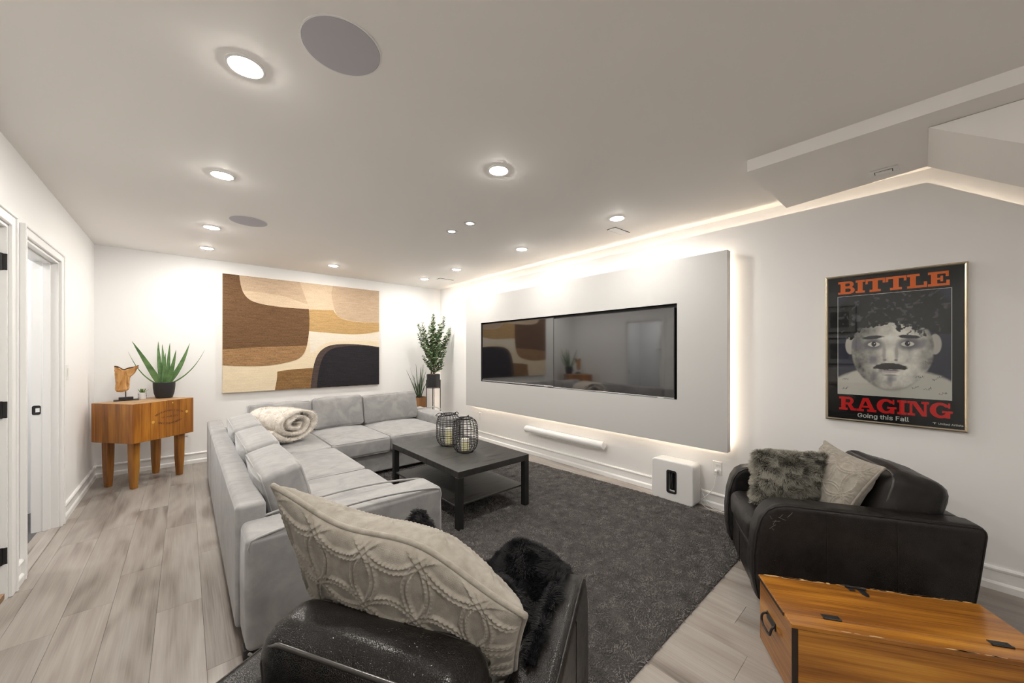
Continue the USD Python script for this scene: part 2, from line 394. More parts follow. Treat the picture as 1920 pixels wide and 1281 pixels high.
obj('baseboard_back', baseboard('', (XL, YB), (XW + 0.02, YB), (0, -1), ''), M['trim'], None, False, 'white moulded baseboard along the far wall', 'baseboard', kind='structure')
obj('baseboard_right', baseboard('', (XW, YF), (XW, 5.785), (-1, 0), ''), M['trim'], None, False, 'white moulded baseboard under the TV panel', 'baseboard', kind='structure')

# door 1: closed, grooved slab, black hinges on its far jamb
d1 = thing('door_1', 'closed white five-panel door with black hinges, at the left edge', 'door', (XL, 0, 0), 0, kind='structure')
def casing(d, wd, top, near, far):
    a = [bevbox(0, 0.018, far, far + wd - 0.002, 0, top + wd - 0.002, 0.003), bevbox(0, 0.018, near - wd + 0.002, near, 0, top + wd - 0.002, 0.003), bevbox(0, 0.0178, near, far, top, top + wd - 0.002, 0.003)]
    b = [bevbox(0, 0.026, far + wd - 0.016, far + wd, 0, top + wd, 0.003), bevbox(0, 0.026, near - wd, near - wd + 0.016, 0, top + wd, 0.003), bevbox(0, 0.026, near - wd + .016, far + wd - .016, top + wd - 0.016, top + wd, 0.003)]
    for q in a: obj('casing', q, M['trim'], d)
    obj('backband', cat_(b), M['trim'], d)
casing(d1, 0.065, DH, *D1)
obj('jamb', cat_([bx(-WT, 0.002, D1[1] - 0.018, D1[1], 0, DH), bx(-WT, 0.002, D1[0], D1[0] + 0.018, 0, DH), bx(-WT, 0.002, D1[0] + .018, D1[1] - .018, DH - 0.018, DH)]), M['trim'], d1, False)
slab = obj('slab', bx(-0.065, -0.033, D1[0] + 0.02, D1[1] - 0.021, 0.01, DH - 0.021), M['door'], d1, False)
pz = [0.012, 0.265, 0.63, 1.0, 1.36, 1.72, DH - 0.022]
for a, b in zip(pz[:-1], pz[1:]):
    obj('panel', bevbox(-0.035, -0.025, D1[0] + 0.021, D1[1] - 0.022, a + 0.003, b - 0.003, 0.004), M['door'], d1, False)
for z in (0.24, 1.04, 1.85):
    hg = obj('hinge', cat_([bevbox(-0.026, -0.022, D1[1] - 0.06, D1[1] - 0.022, z - 0.045, z + 0.045, 0.001), bevbox(-0.03, 0.004, D1[1] - 0.0195, D1[1] - 0.0175, z - 0.045, z + 0.045, 0.0005)]), M['black'], d1, label='black butt hinge')
    obj('knuckle', move(trimesh.creation.cylinder(0.007, 0.094, sections=12), (-0.018, D1[1] - 0.022, z)), M['black'], hg)

# door 2: open doorway with its strike plate, slab folded back into the next room
d2 = thing('door_2', 'open white doorway with a black strike plate, second from the left edge', 'doorway', (XL, 0, 0), 0, kind='structure')
casing(d2, 0.065, DH, *D2)
obj('jamb', cat_([bx(-WT, 0.002, D2[1] - 0.018, D2[1], 0, DH), bx(-WT, 0.002, D2[0], D2[0] + 0.018, 0, DH), bx(-WT, 0.002, D2[0] + .018, D2[1] - .018, DH - 0.018, DH)]), M['trim'], d2, False)
obj('door_stop', cat_([bevbox(-0.075, -0.035, D2[1] - 0.029, D2[1] - 0.018, 0, DH - .018, 0.002), bevbox(-0.075, -0.035, D2[0] + 0.018, D2[0] + 0.029, 0, DH - .018, 0.002), bevbox(-0.075, -0.035, D2[0] + .03, D2[1] - .03, DH - 0.029, DH - 0.018, 0.002)]), M['trim'], d2)
sp = obj('strike_plate', prism(sbox(-0.125, 0.885, -0.083, 0.955).buffer(-0.012).buffer(0.012), 0.002, 'y', D2[1] - 0.020), M['black'], d2, False, 'black strike plate')
obj('latch_hole', bevbox(-0.108, -0.088, D2[1] - 0.0212, D2[1] - 0.0195, 0.905, 0.935, 0.0005), M['trim'], sp, False)
obj('slab', bevbox(-WT - 0.80, -WT - 0.005, D2[0] - 0.005, D2[0] + 0.03, 0.01, DH - 0.02, 0.003), M['door'], d2)
obj('threshold', bevbox(-0.05, 0.012, D2[0] + 0.018, D2[1] - 0.018, 0.0, 0.008, 0.004), M['oak'][4], d2)

# the small room seen through it
M['tile'] = nmat('dark_tile', [(0.3, (0.05, 0.05, 0.052)), (0.7, (0.11, 0.11, 0.115))], ns=6, rough=0.45)
bf = tag(UsdGeom.Xform.Define(stage, '/World/floor_001'), 'dark grey tile floor beyond the open doorway', 'floor', kind='structure')
for i in range(4):
    for j in range(5):
        obj('tile', bevbox(XL - 0.05 - 0.4 * (i + 1), XL - 0.053 - 0.4 * i, 3.0 + 0.4 * j, 3.397 + 0.4 * j, -0.03, -0.001, 0.002), M['tile'], bf, False)
rm = [bx(-2.43, -2.33, 2.95, 5.1, 0, H), bx(-2.4, XL - WT, 2.9, 3.0, 0, H), bx(-2.4, XL - WT, 5.0, 5.1, 0, H)]
obj('wall_beyond', cat_(rm), M['wall'], None, False, 'white walls of the small room beyond the doorway', 'wall', kind='structure')
obj('ceiling_001', bx(-2.4, XL - WT, 3.0, 5.0, H, H + 0.05), M['wall'], None, False, 'white ceiling of the small room beyond the doorway', 'ceiling', kind='structure')
# ------------------------------------------------------------------ lamps and ceiling fittings
def downlight():
    t = thing('downlight', 'x', 'recessed light', (0, 0, H), 0)
    a = np.linspace(0, 2 * math.pi, 5)[:-1]
    ring = lathe([(0.056, -0.0005), (0.070, -0.0005), (0.069, -0.005), (0.060, -0.007), (0.056, -0.005), (0.056, -0.0005)], 36)
    obj('trim_ring', ring, M['white'], t)
    obj('diffuser', lathe([(0, -0.015), (0.02, -0.0142), (0.038, -0.0115), (0.050, -0.0075), (0.056, -0.003), (0.056, -0.001), (0, -0.001)], 36), M['lamp'], t, False, 'glowing round diffuser')
    return t
lights = [(0.186, 1.847, 'brightest recessed light, beside the big round ceiling speaker'), (0.184, 3.079, 'recessed light, second from the camera in the left row'),
          (0.187, 4.419, 'recessed light beside the farther ceiling speaker'), (0.184, 5.327, 'recessed light at the far end of the left row'),
          (1.487, 5.267, 'recessed light above the abstract canvas'), (1.504, 1.814, 'large recessed light alone in the middle of the ceiling'),
          (2.808, 1.771, 'recessed light beside the flush ceiling vent'), (2.837, 3.015, 'recessed light above the left part of the TV panel'),
          (2.841, 4.351, 'second recessed light from the far end of the right row'), (2.83, 5.25, 'recessed light in the far right corner above the eucalyptus'),
          (0.186, 0.55, 'recessed light above the camera'), (0.186, -0.8, 'recessed light behind the camera'), (0.8, -2.0, 'recessed light by the wall behind the camera')]
first = None
for x, y, lab in lights:
    if first is None:
        first = downlight(); tag(first, lab); first.GetAttribute('xformOp:translate').Set(Gf.Vec3d(x, y, H))
    else:
        dup(first, lab, (x, y, H))
M['lamp2'] = emit('spot_light', LAMP_COLOR, LAMP * 0.8)
def spot(lab, x, y):
    t = thing('spotlight', lab, 'recessed spotlight', (x, y, H), 0, 'pair of small spotlights')
    obj('trim_ring', lathe([(0.028, -0.001), (0.055, -0.001), (0.052, -0.006), (0.032, -0.004), (0.028, -0.001)], 32), mat('spot_ring_grey', (0.3, 0.29, 0.28), 0.5) if 'spot_ring_grey' not in M else M['spot_ring_grey'], t)
    obj('diffuser', lathe([(0, -0.004), (0.028, -0.004), (0.028, -0.0012), (0, -0.0012)], 24), M['lamp2'], t, False, 'small glowing lens')
    return t
sp0 = spot('small recessed spotlight, left and farther one of the pair', 1.924, 3.029)
dup(sp0, 'small recessed spotlight, right and nearer one of the pair', (1.928, 2.733, H))
obj('ceiling_lamp', lathe([(0, H - 0.05), (0.13, H - 0.05), (0.15, H - 0.03), (0.15, H - 0.001), (0, H - 0.001)], 32).apply_translation([-1.6, 4.1, 0]), emit('bath_lamp', (1, 0.97, 0.93), 45.0), None, False, 'round lamp of the small room beyond the doorway', 'ceiling lamp')

def ceiling_speaker(lab, x, y):
    t = thing('ceiling_speaker', lab, 'ceiling speaker', (x, y, H), 0, 'round grey ceiling speakers')
    obj('rim', lathe([(0.138, -0.0005), (0.144, -0.0005), (0.144, -0.003), (0.138, -0.0035), (0.138, -0.0005)], 64), M['white'], t)
    obj('grille', lathe([(0, -0.005), (0.12, -0.005), (0.1365, -0.0042), (0.1375, -0.0005), (0, -0.0005)], 64), M['speaker'], t, label='grey perforated grille')
    return t
s0 = ceiling_speaker('large round grey ceiling speaker nearest the camera', 0.452, 1.490)
dup(s0, 'round grey ceiling speaker farther back, above the butcher block', (0.424, 4.0, H))

def vent(lab, x, y, sx, sy, rot=0, z=H):
    t = thing('ceiling_vent', lab, 'vent', (x, y, z), rot)
    obj('frame', cat_([bx(-sx / 2, sx / 2, -sy / 2, -sy / 2 + 0.004, -0.004, -0.0005), bx(-sx / 2, sx / 2, sy / 2 - 0.004, sy / 2, -0.004, -0.0005), bx(-sx / 2, -sx / 2 + 0.004, -sy / 2, sy / 2, -0.004, -0.0005), bx(sx / 2 - 0.004, sx / 2, -sy / 2, sy / 2, -0.004, -0.0005)]), M['gap'], t, False, 'thin dark gap around the plate')
    obj('plate', bevbox(-sx / 2 + 0.006, sx / 2 - 0.006, -sy / 2 + 0.006, sy / 2 - 0.006, -0.007, -0.001, 0.002), M['trim'], t)
    return t
M['gap'] = mat('vent_gap', (0.10, 0.09, 0.08), 0.8)
vent('flush rectangular ceiling vent near the top of the TV panel', 3.115, 1.948, 0.235, 0.095, -3)
vent('flush rectangular ceiling vent in the far right corner', 3.105, 5.078, 0.25, 0.095, 0)
t = thing('soffit_vent', 'small rectangular vent under the dropped bulkhead', 'vent', (3.165, 0.157, 2.457), 0)
obj('frame', bevbox(-0.05, 0.05, -0.063, 0.063, -0.006, -0.0005, 0.002), M['trim'], t)
obj('insert', bevbox(-0.022, 0.022, -0.036, 0.036, -0.012, -0.004, 0.003), M['white'], t)
obj('gap', bx(-0.026, 0.026, -0.040, 0.040, -0.0066, -0.005), M['gap'], t, False)

# ------------------------------------------------------------------ wall fittings
def outlet(lab, loc, rotz, plug=False):
    t = thing('outlet', lab, 'outlet', loc, rotz)
    obj('cover_plate', bevbox(-0.036, 0.036, -0.006, 0.0, -0.058, 0.058, 0.003), M['white'], t)
    for s in (-1, 1):
        f = obj('socket', prism(sbox(-0.017, s * 0.024 - 0.015, 0.017, s * 0.024 + 0.015).buffer(-0.008).buffer(0.008), 0.002, 'y', -0.008), M['white'], t, False)
        obj('slots', cat_([bx(-0.008, -0.006, -0.0086, -0.0079, s * 0.024, s * 0.024 + 0.008), bx(0.006, 0.008, -0.0086, -0.0079, s * 0.024, s * 0.024 + 0.008), bx(-0.003, 0.003, -0.0086, -0.0079, s * 0.024 - 0.009, s * 0.024 - 0.004)]), M['blackp'], f, False)
    return t
o1 = outlet('white double outlet holding a plug, under the right end of the TV panel', (XW, 1.19, 0.35), -90)
dup(o1, 'white double outlet low on the TV wall behind the wire lanterns', (XW, 4.62, 0.36), -90)
dup(o1, 'white double outlet behind the legs of the butcher block', (0.0, YB, 0.40), 0)
pg = thing('power_plug', 'white plug pushed into the outlet beside the subwoofer', 'plug', (XW - 0.009, 1.19, 0.326), -90)
obj('plug_body', rbox(0.026, 0.03, 0.026, 0.008, 6, at=(0, -0.015, 0)), M['white'], pg, True)
sw = thing('light_switch', 'white rocker light switch on the left wall past the doorway', 'light switch', (XL, 4.71, 1.19), 90)
obj('cover_plate', bevbox(-0.04, 0.04, -0.006, 0, -0.062, 0.062, 0.003), M['white'], sw)
obj('rocker', hull([[x_, y_, z_] for x_ in (-0.017, 0.017) for y_, z_ in ((-0.0055, -0.033), (-0.0055, 0.033), (-0.0075, -0.033), (-0.0105, 0.033))]), M['white'], sw, False)

# ------------------------------------------------------------------ TV panel and what hangs on it
pn = thing('tv_panel', 'large floating light grey wall panel with backlit edges holding two screens', 'wall panel', (XW, 0, 0), 0)
PY0, PY1, PZ0, PZ1, PX, PB = 1.073, 4.84, 0.525, 2.205, -0.12, -0.045
CY0, CY1, CZ0, CZ1 = 1.487, 4.443, 0.926, 1.805
outer = sbox(PY0, PZ0, PY1, PZ1); cut = sbox(CY0, CZ0, CY1, CZ1)
obj('board', prism(outer.difference(cut), PB - PX, 'x', PX), M['panel'], pn, False)
obj('recess_back', bx(PB - 0.004, PB, CY0 - .01, CY1 + .01, CZ0 - .01, CZ1 + .01), M['black'], pn, False, 'black back of the screen recess')
obj('recess_lining', cat_([bx(PX + 0.002, PB - 0.004, CY0 - 0.001, CY0 + 0.002, CZ0, CZ1), bx(PX + 0.002, PB - 0.004, CY1 - .002, CY1 + .001, CZ0, CZ1), bx(PX + .002, PB - .004, CY0 + .002, CY1 - .002, CZ1 - .002, CZ1 + .001), bx(PX + .002, PB - .004, CY0 + .002, CY1 - .002, CZ0 - .001, CZ0 + .002)]), M['black'], pn, False, 'black lining of the screen recess')
i_ = 0.30
obj('backing_frame', cat_([bx(PB, -0.001, PY0 + i_, PY1 - i_, z - 0.03, z + 0.03) for z in (0.9, 1.82)]), M['trim'], pn, False)
e = 0.05
led = cat_([bx(PB, PB + 0.008, PY0 + e, PY1 - e, PZ1 - e - .01, PZ1 - e), bx(PB, PB + 0.008, PY0 + e, PY1 - e, PZ0 + e, PZ0 + e + .01), bx(PB, PB + 0.008, PY0 + e, PY0 + e + .01, PZ0 + e + .01, PZ1 - e - .01), bx(PB, PB + 0.008, PY1 - e - .01, PY1 - e, PZ0 + e + .01, PZ1 - e - .01)])
obj('led_strip', led, M['led_panel'], pn, False, 'warm LED strip around the back rim')
M['screen'] = mat('tv_glass', (0.008, 0.008, 0.01), 0.05, 0.5, ior=2.35)
M['bezel'] = mat('tv_bezel', (0.03, 0.03, 0.033), 0.3, 0.6)
M['silver'] = mat('silver_trim', (0.45, 0.45, 0.46), 0.3, 0.5, metallic=0.8)
def tv(lab, y_left, y_right, z0, z1, xo):
    t = thing('television', lab, 'TV', (XW - 0.045, (y_left + y_right) / 2, z0), -90)
    W, Hh = y_left - y_right, z1 - z0
    y0 = -(0.045 + 0.0) ; fr = xo
    obj('housing', bevbox(-W / 2 + 0.002, W / 2 - 0.002, fr + 0.004, -0.005, 0.001, Hh - 0.001, 0.004), M['bezel'], t)
    obj('screen', bx(-W / 2 + 0.006, W / 2 - 0.006, fr, fr + 0.004, 0.016, Hh - 0.006), M['screen'], t, False, 'glossy black screen')
    obj('frame', cat_([bx(-W / 2, W / 2, fr - 0.002, fr + 0.012, Hh - 0.006, Hh), bx(-W / 2, -W / 2 + 0.006, fr - 0.002, fr + 0.012, 0.016, Hh - .006), bx(W / 2 - 0.006, W / 2, fr - 0.002, fr + 0.012, 0.016, Hh - .006)]), M['bezel'], t, False)
    obj('bottom_bezel', bevbox(-W / 2, W / 2, fr - 0.003, fr + 0.012, 0.0, 0.016, 0.002), M['silver'], t, label='slim silver lower bezel')
    obj('badge', bx(W / 2 - 0.16, W / 2 - 0.10, fr - 0.0042, fr - 0.003, 0.005, 0.011), M['white'], t, False)
    obj('sensor', bevbox(W / 2 - 0.10, W / 2 - 0.06, fr + 0.002, fr + 0.02, -0.006, 0.0, 0.002), M['blackp'], t)
    return t
tv('black flat screen in the left part of the recess, reflecting the canvas', 4.438, 2.993, 0.932, 1.785, -0.060)
tv('black flat screen in the right part of the recess, slightly in front of its neighbour', 2.990, 1.513, 0.924, 1.772, -0.070)

sb = thing('soundbar', 'white tube-shaped soundbar mounted low under the TV panel', 'soundbar', (XW, 2.91, 0.345), -90)
L = 0.61
prof = [(0, -L), (0.030, -L), (0.042, -L + 0.003), (0.047, -L + 0.012)] + [(0.047, z) for z in np.linspace(-L + .03, L - .03, 8)] + [(0.047, L - 0.012), (0.042, L - 0.003), (0.030, L), (0, L)]
body = move(lathe(prof, 40), (0, -0.068, 0), ry=90)
obj('body', body, M['gloss'], sb)
obj('end_cap', move(lathe([(0.0, 0), (0.036, 0), (0.040, -0.002), (0.040, -0.006), (0, -0.006)], 40), (L + 0.0008, -0.068, 0), ry=90), M['white'], sb)
obj('wall_bracket', cat_([bx(s * 0.3 - 0.03, s * 0.3 + 0.03, -0.03, 0, -0.02, 0.02) for s in (-1, 1)]), M['white'], sb, False)

sub = thing('subwoofer', 'white boxy subwoofer with a black slot, on the floor under the TV panel', 'subwoofer', (3.363, 1.512, 0), -90)
SW, SH, SD = 0.385, 0.372, 0.158
rr = sbox(-SW / 2, 0.004, SW / 2, SH).buffer(-0.035).buffer(0.035, quad_segs=8)
slot = sbox(-0.042, 0.085, 0.042, 0.285)
slot_r = slot.buffer(-0.015).buffer(0.015, quad_segs=6)
fr = soft_slab(list(rr.exterior.coords)[:-1][::-1] if not rr.exterior.is_ccw else list(rr.exterior.coords)[:-1], SD, 0.012, 4, 'y', 0, 0.012)
import manifold3d as m3
def tom3(m): return m3.Manifold(m3.Mesh(np.asarray(m.vertices, np.float32), np.asarray(m.faces, np.uint32)))
def frm3(m):
    q = m.to_mesh(); return trimesh.Trimesh(q.vert_properties[:, :3], q.tri_verts, process=False)
hole = prism(slot_r, 0.15, 'y', -0.1 - 0.045)
try:
    fr.merge_vertices(); hole.merge_vertices()
    bodyc = frm3(tom3(fr) - tom3(hole))
    if len(bodyc.faces) < 10: bodyc = fr
except Exception:
    bodyc = fr
obj('cabinet', bodyc, M['gloss'], sub, 35)
obj('slot_frame', prism(slot_r.buffer(0.004).difference(slot_r.buffer(-0.012)), 0.012, 'y', -SD / 2 - 0.003), M['blackp'], sub, 30, 'black rounded frame of the slot')
obj('slot_back', prism(slot_r, 0.003, 'y', -0.012), M['black'], sub, False, 'dark back of the slot')
obj('driver', move(trimesh.creation.icosphere(3), (-0.012, -0.045, 0.195), s=None).apply_translation([0, 0, 0]) if False else trimesh.Trimesh(trimesh.creation.icosphere(3).vertices * [0.012, 0.03, 0.075] + [-0.006, -0.046, 0.19], trimesh.creation.icosphere(3).faces), M['bezel'], sub, True, 'oval driver edge inside the slot')
obj('name_bar', bx(-0.022, 0.022, -0.066, -0.06, 0.100, 0.106), M['white'], sub, False)
cab = spline([(3.45, 1.19, 0.318), (3.425, 1.19, 0.27), (3.41, 1.20, 0.20), (3.40, 1.26, 0.10), (3.40, 1.30, 0.035), (3.395, 1.27, 0.008), (3.38, 1.18, 0.006), (3.39, 1.08, 0.006), (3.40, 0.98, 0.006)], 60)
obj('power_cable', tube(cab, 0.003, 6), M['white'], None, True, 'thin white power cable drooping from the outlet to the floor', 'cable')
cab = spline([(3.39, 1.315, 0.20), (3.398, 1.29, 0.13), (3.40, 1.24, 0.03), (3.415, 1.215, 0.006), (3.425, 1.13, 0.006), (3.432, 1.02, 0.006)], 50)
obj('power_cable', tube(cab, 0.003, 6), M['white'], None, True, 'thin white cable running down from the back of the subwoofer', 'cable')
# ------------------------------------------------------------------ sectional sofa
def velvet(name, c1, c2, c3):
    nodes = {'tc': ('texture_coordinate', {}), 'n': ('noise_texture', {'scale': 6.5, 'detail': 4.0, 'distortion': 1.2}), 'r': ('rgb_ramp', {'ramp': [(0.3, c1), (0.5, c2), (0.68, c3)]}),
             'bn': ('noise_texture', {'scale': 900.0, 'detail': 2.0}), 'wn': ('noise_texture', {'scale': 16.0, 'detail': 3.0, 'distortion': 0.6}), 'ad': ('math', {'math_type': 'multiply_add', 'value2': 7.0}),
             'bp': ('bump', {'strength': 0.3, 'distance': 0.0015}), 'p': ('principled_bsdf', {'roughness': 0.75, 'specular_ior_level': 0.2, 'sheen_weight': 0.55, 'sheen_roughness': 0.35, 'sheen_tint': (0.95, 0.96, 1.0)})}
    links = [('tc.object', 'n.vector'), ('n.fac', 'r.fac'), ('r.color', 'p.base_color'), ('tc.object', 'bn.vector'), ('tc.object', 'wn.vector'), ('wn.fac', 'ad.value1'), ('bn.fac', 'ad.value3'), ('ad.value', 'bp.height'), ('bp.normal', 'p.normal')]
    return usdkit.material(stage, '/World/Looks/' + name, nodes, links, surface='p.BSDF')
M['velvet'] = velvet('grey_velvet', (0.275, 0.273, 0.275), (0.325, 0.322, 0.322), (0.375, 0.372, 0.368))
M['pipe'] = mat('velvet_piping', (0.34, 0.337, 0.335), 0.7, 0.2, sheen=0.4)
M['foot'] = mat('dark_foot', (0.02, 0.018, 0.016), 0.5)

def rim(hx, hy, z, r, n=10, tr=0.006):
    """A piping loop: rounded rectangle of half sizes hx, hy at height z."""
    q = sbox(-hx, -hy, hx, hy).buffer(-r).buffer(r, quad_segs=5)
    ring = LineString(q.exterior.coords); k = max(40, int(ring.length / 0.03))
    p = np.array([ring.interpolate(i / k, normalized=True).coords[0] for i in range(k)])
    return tube(np.column_stack([p, np.full(k, z)]), tr, 6, closed=True)

def cushion(name, parent, size, centre, rx=0, ry=0, rz=0, r=0.045, bulge=(0.008, 0.008, 0.02), noise=0.006, seed=0, flat='z', n=16, m='velvet', pm='pipe', nscale=5, tr=0.0055):
    """A stuffed cushion with piping round both rims. flat: the axis its big faces look along."""
    sx, sy, sz = size
    b = rbox(sx, sy, sz, r, n, 3, bulge, noise, nscale, seed)
    h = {'z': (sx / 2, sy / 2, sz / 2), 'y': (sx / 2, sz / 2, sy / 2), 'x': (sy / 2, sz / 2, sx / 2)}[flat]
    e = r * 0.29
    pipes = []
    for s in (-1, 1):
        t = rim(h[0] - e, h[1] - e, s * (h[2] - e), r, tr=tr); v = t.vertices
        v = {'z': v, 'y': np.stack([v[:, 0], v[:, 2], v[:, 1]], 1), 'x': np.stack([v[:, 2], v[:, 0], v[:, 1]], 1)}[flat]
        tt = trimesh.Trimesh(v, t.faces, process=False)
        if tt.volume < 0: tt.invert()
        pipes.append(tt)
    p = obj(name, move(b, centre, rx, ry, rz), M[m], parent, True)
    for q in pipes: obj('piping', move(q, centre, rx, ry, rz), M[pm], p, True)
    return p

so = thing('sectional_sofa', 'light grey velvet L-shaped sectional sofa around the coffee table', 'sofa', (0.0, 0.0, 0.0))
obj('base', rbox(0.76, 2.85, 0.21, 0.02, 12, at=(0.68, 3.60, 0.155)), M['velvet'], so, True)
obj('base', rbox(1.38, 1.06, 0.21, 0.02, 12, at=(1.745, 4.495, 0.155)), M['velvet'], so, True)
bk = obj('back', rbox(0.125, 2.98, 0.585, 0.022, 24, bulge=(0.004, 0, 0.004), at=(0.24, 3.655, 0.3275)), M['velvet'], so, True)
obj('back', rbox(2.40, 0.12, 0.50, 0.022, 24, at=(1.51, 5.085, 0.285)), M['velvet'], so, True)
obj('seam', tube([(0.1755, 4.30, 0.06), (0.1755, 4.30, 0.60), (0.185, 4.30, 0.618), (0.29, 4.30, 0.6215)], 0.003, 6), M['pipe'], bk, True)
ar = obj('arm', rbox(0.975, 0.24, 0.505, 0.03, 14, bulge=(0.01, 0.004, 0.012), noise=0.003, seed=4, at=(0.685, 2.067, 0.2875)), M['velvet'], so, True)
def arm_pipe(parent, x0, x1, y, z0, z1):
    p = [(x0, y, z0), (x0, y, z1 - 0.03), (x0 + 0.01, y, z1 - 0.008), (x0 + 0.035, y, z1), (x1 - 0.035, y, z1 + 0.002), (x1 - 0.01, y, z1 - 0.006), (x1, y, z1 - 0.03), (x1, y, z0)]
    obj('piping', tube(spline(p, 60), 0.006, 6), M['pipe'], parent, True)
arm_pipe(ar, 0.207, 1.164, 1.955, 0.04, 0.534)
arm_pipe(ar, 0.207, 1.164, 2.179, 0.04, 0.534)
ar2 = obj('arm', rbox(0.25, 1.10, 0.505, 0.03, 14, bulge=(0.004, 0.01, 0.010), at=(2.56, 4.47, 0.2875)), M['velvet'], so, True)
obj('piping', tube(spline([(2.445, 3.93, 0.05), (2.445, 3.93, 0.50), (2.447, 3.96, 0.535), (2.447, 4.9, 0.536), (2.447, 5.0, 0.53)], 50), 0.006, 6), M['pipe'], ar2, True)
for i, (x0, x1, y0, y1) in enumerate([(0.305, 1.10, 2.195, 2.96), (0.305, 1.095, 2.965, 3.83), (0.305, 1.085, 3.835, 4.99), (1.09, 1.70, 3.90, 4.99), (1.705, 2.43, 3.90, 4.99)]):
    cushion('seat_cushion', so, (x1 - x0 - 0.004, y1 - y0 - 0.004, 0.175), ((x0 + x1) / 2, (y0 + y1) / 2, 0.348), r=0.035, bulge=(0.012, 0.012, 0.03), noise=0.004, seed=10 + i)
# back cushions: the far row, then the row along the left back
for i, (x0, x1, hh, rx) in enumerate([(0.50, 1.115, 0.36, -9), (1.125, 1.70, 0.375, -12), (1.71, 2.445, 0.375, -10)]):
    cushion('back_cushion', so, (x1 - x0, 0.19, hh), ((x0 + x1) / 2, 4.855 - 0.01 * i, 0.43 + hh / 2), rx=rx, ry=(0, -0.5, -1.5)[i], r=0.036, bulge=(0.006, 0.038, 0.012), noise=0.010, seed=20 + i, flat='y', nscale=6)
for i, (y0, y1, hh, ry) in enumerate([(2.26, 2.99, 0.30, -14), (3.0, 3.74, 0.305, -10), (3.75, 4.45, 0.32, -10)]):
    cushion('back_cushion', so, (0.20, y1 - y0, hh), (0.42, (y0 + y1) / 2, 0.425 + hh / 2), ry=ry, rx=(-1.5, 0, 1)[i], r=0.032, bulge=(0.028, 0.006, 0.016), noise=0.006, seed=30 + i, flat='x', nscale=6)
for x, y in ((0.22, 2.0), (1.10, 2.0), (0.22, 5.08), (2.62, 3.98), (2.62, 5.08)):
    obj('foot', bevbox(x - 0.03, x + 0.03, y - 0.03, y + 0.03, 0.0 if (x < 0.5 or y > 4.1) else 0.014, 0.05, 0.004), M['foot'], so)

# rolled cream throw
M['cream'] = nmat('cream_plush', [(0.3, (0.55, 0.49, 0.42)), (0.6, (0.78, 0.73, 0.67))], ns=30, rough=0.9, spec=0.1, sheen=0.4, bump=0.6, bscale=160.0, bdist=0.004)
M['cream_fur'] = nmat('cream_pile', [(0.3, (0.62, 0.56, 0.49)), (0.6, (0.85, 0.81, 0.76))], ns=14, rough=0.8, spec=0.1)
th = thing('plush_throw', 'cream plush throw rolled into a spiral on the corner seat', 'throw', (0.755, 4.335, 0.460), 30)
ang = np.linspace(0.2, 2 * math.pi * 2.55, 150)
rad = 0.035 + 0.225 * ang / ang[-1]
outl, inl = [], []
for a_, q in zip(ang, rad):
    hw = 0.036 * (0.85 + 0.15 * math.sin(3 * a_))
    outl.append(((q + hw) * math.cos(-a_ + 0.5), 0.62 * (q + hw) * math.sin(-a_ + 0.5))); inl.append(((q - hw * 0.94) * math.cos(-a_ + 0.5), 0.62 * (q - hw * 0.94) * math.sin(-a_ + 0.5)))
n_ = len(outl); ys = np.linspace(-0.17, 0.29, 14)
V = []; 
prof2 = np.array(outl + inl[::-1]); K = len(prof2)
cen = np.array([(np.array(o_) + np.array(i_)) / 2 for o_, i_ in zip(outl, inl)]); cen2 = np.vstack([cen, cen[::-1]])
lev = [(-0.17 - 0.030, 0.45), (-0.17 - 0.022, 0.78), (-0.17 - 0.008, 0.95)] + [(y_, 1.0) for y_ in ys] + [(0.315, 0.7)]
for y_, s_ in lev:
    pp = cen2 + (prof2 - cen2) * s_
    V.append(np.column_stack([pp[:, 0] + 0.02 * math.sin(y_ * 9), np.full(K, y_) + 0.008 * np.sin(np.arange(K) * 0.31), pp[:, 1] * (1 - 0.2 * max(y_, 0)) + 0.185]))
V = np.vstack(V); F = []
for l in range(len(lev) - 1):
    i = np.arange(K); j = (i + 1) % K; a_, b_ = l * K, (l + 1) * K
    F += [np.stack([a_ + i, b_ + i, b_ + j], 1), np.stack([a_ + i, b_ + j, a_ + j], 1)]
for l, flip in ((0, False), (len(lev) - 1, True)):
    q = np.array([[i, i + 1, K - 2 - i, K - 1 - i] for i in range(n_ - 1)]) + l * K
    q = np.vstack([q[:, [0, 1, 2]], q[:, [0, 2, 3]]]); F.append(q[:, ::-1] if flip else q)
rl = trimesh.Trimesh(V, np.vstack(F), process=False)
rl.fix_normals()
V = np.array(rl.vertices); V[:, 2] = np.maximum(V[:, 2], 0.004); V += rl.vertex_normals * ((meshkit.fbm(V * 11, 3, 3) - 0.5) * 0.03)[:, None]
V[:, 2] = np.maximum(V[:, 2] , 0.003); rl = trimesh.Trimesh(V, rl.faces, process=False)
roll = obj('rolled_blanket', rl, M['cream'], th, True)
fur('pile', rl, 26000, 0.013, M['cream_fur'], th, 0.0022, 0.25, 0.55, 5, segs=2, label='short cream plush pile')

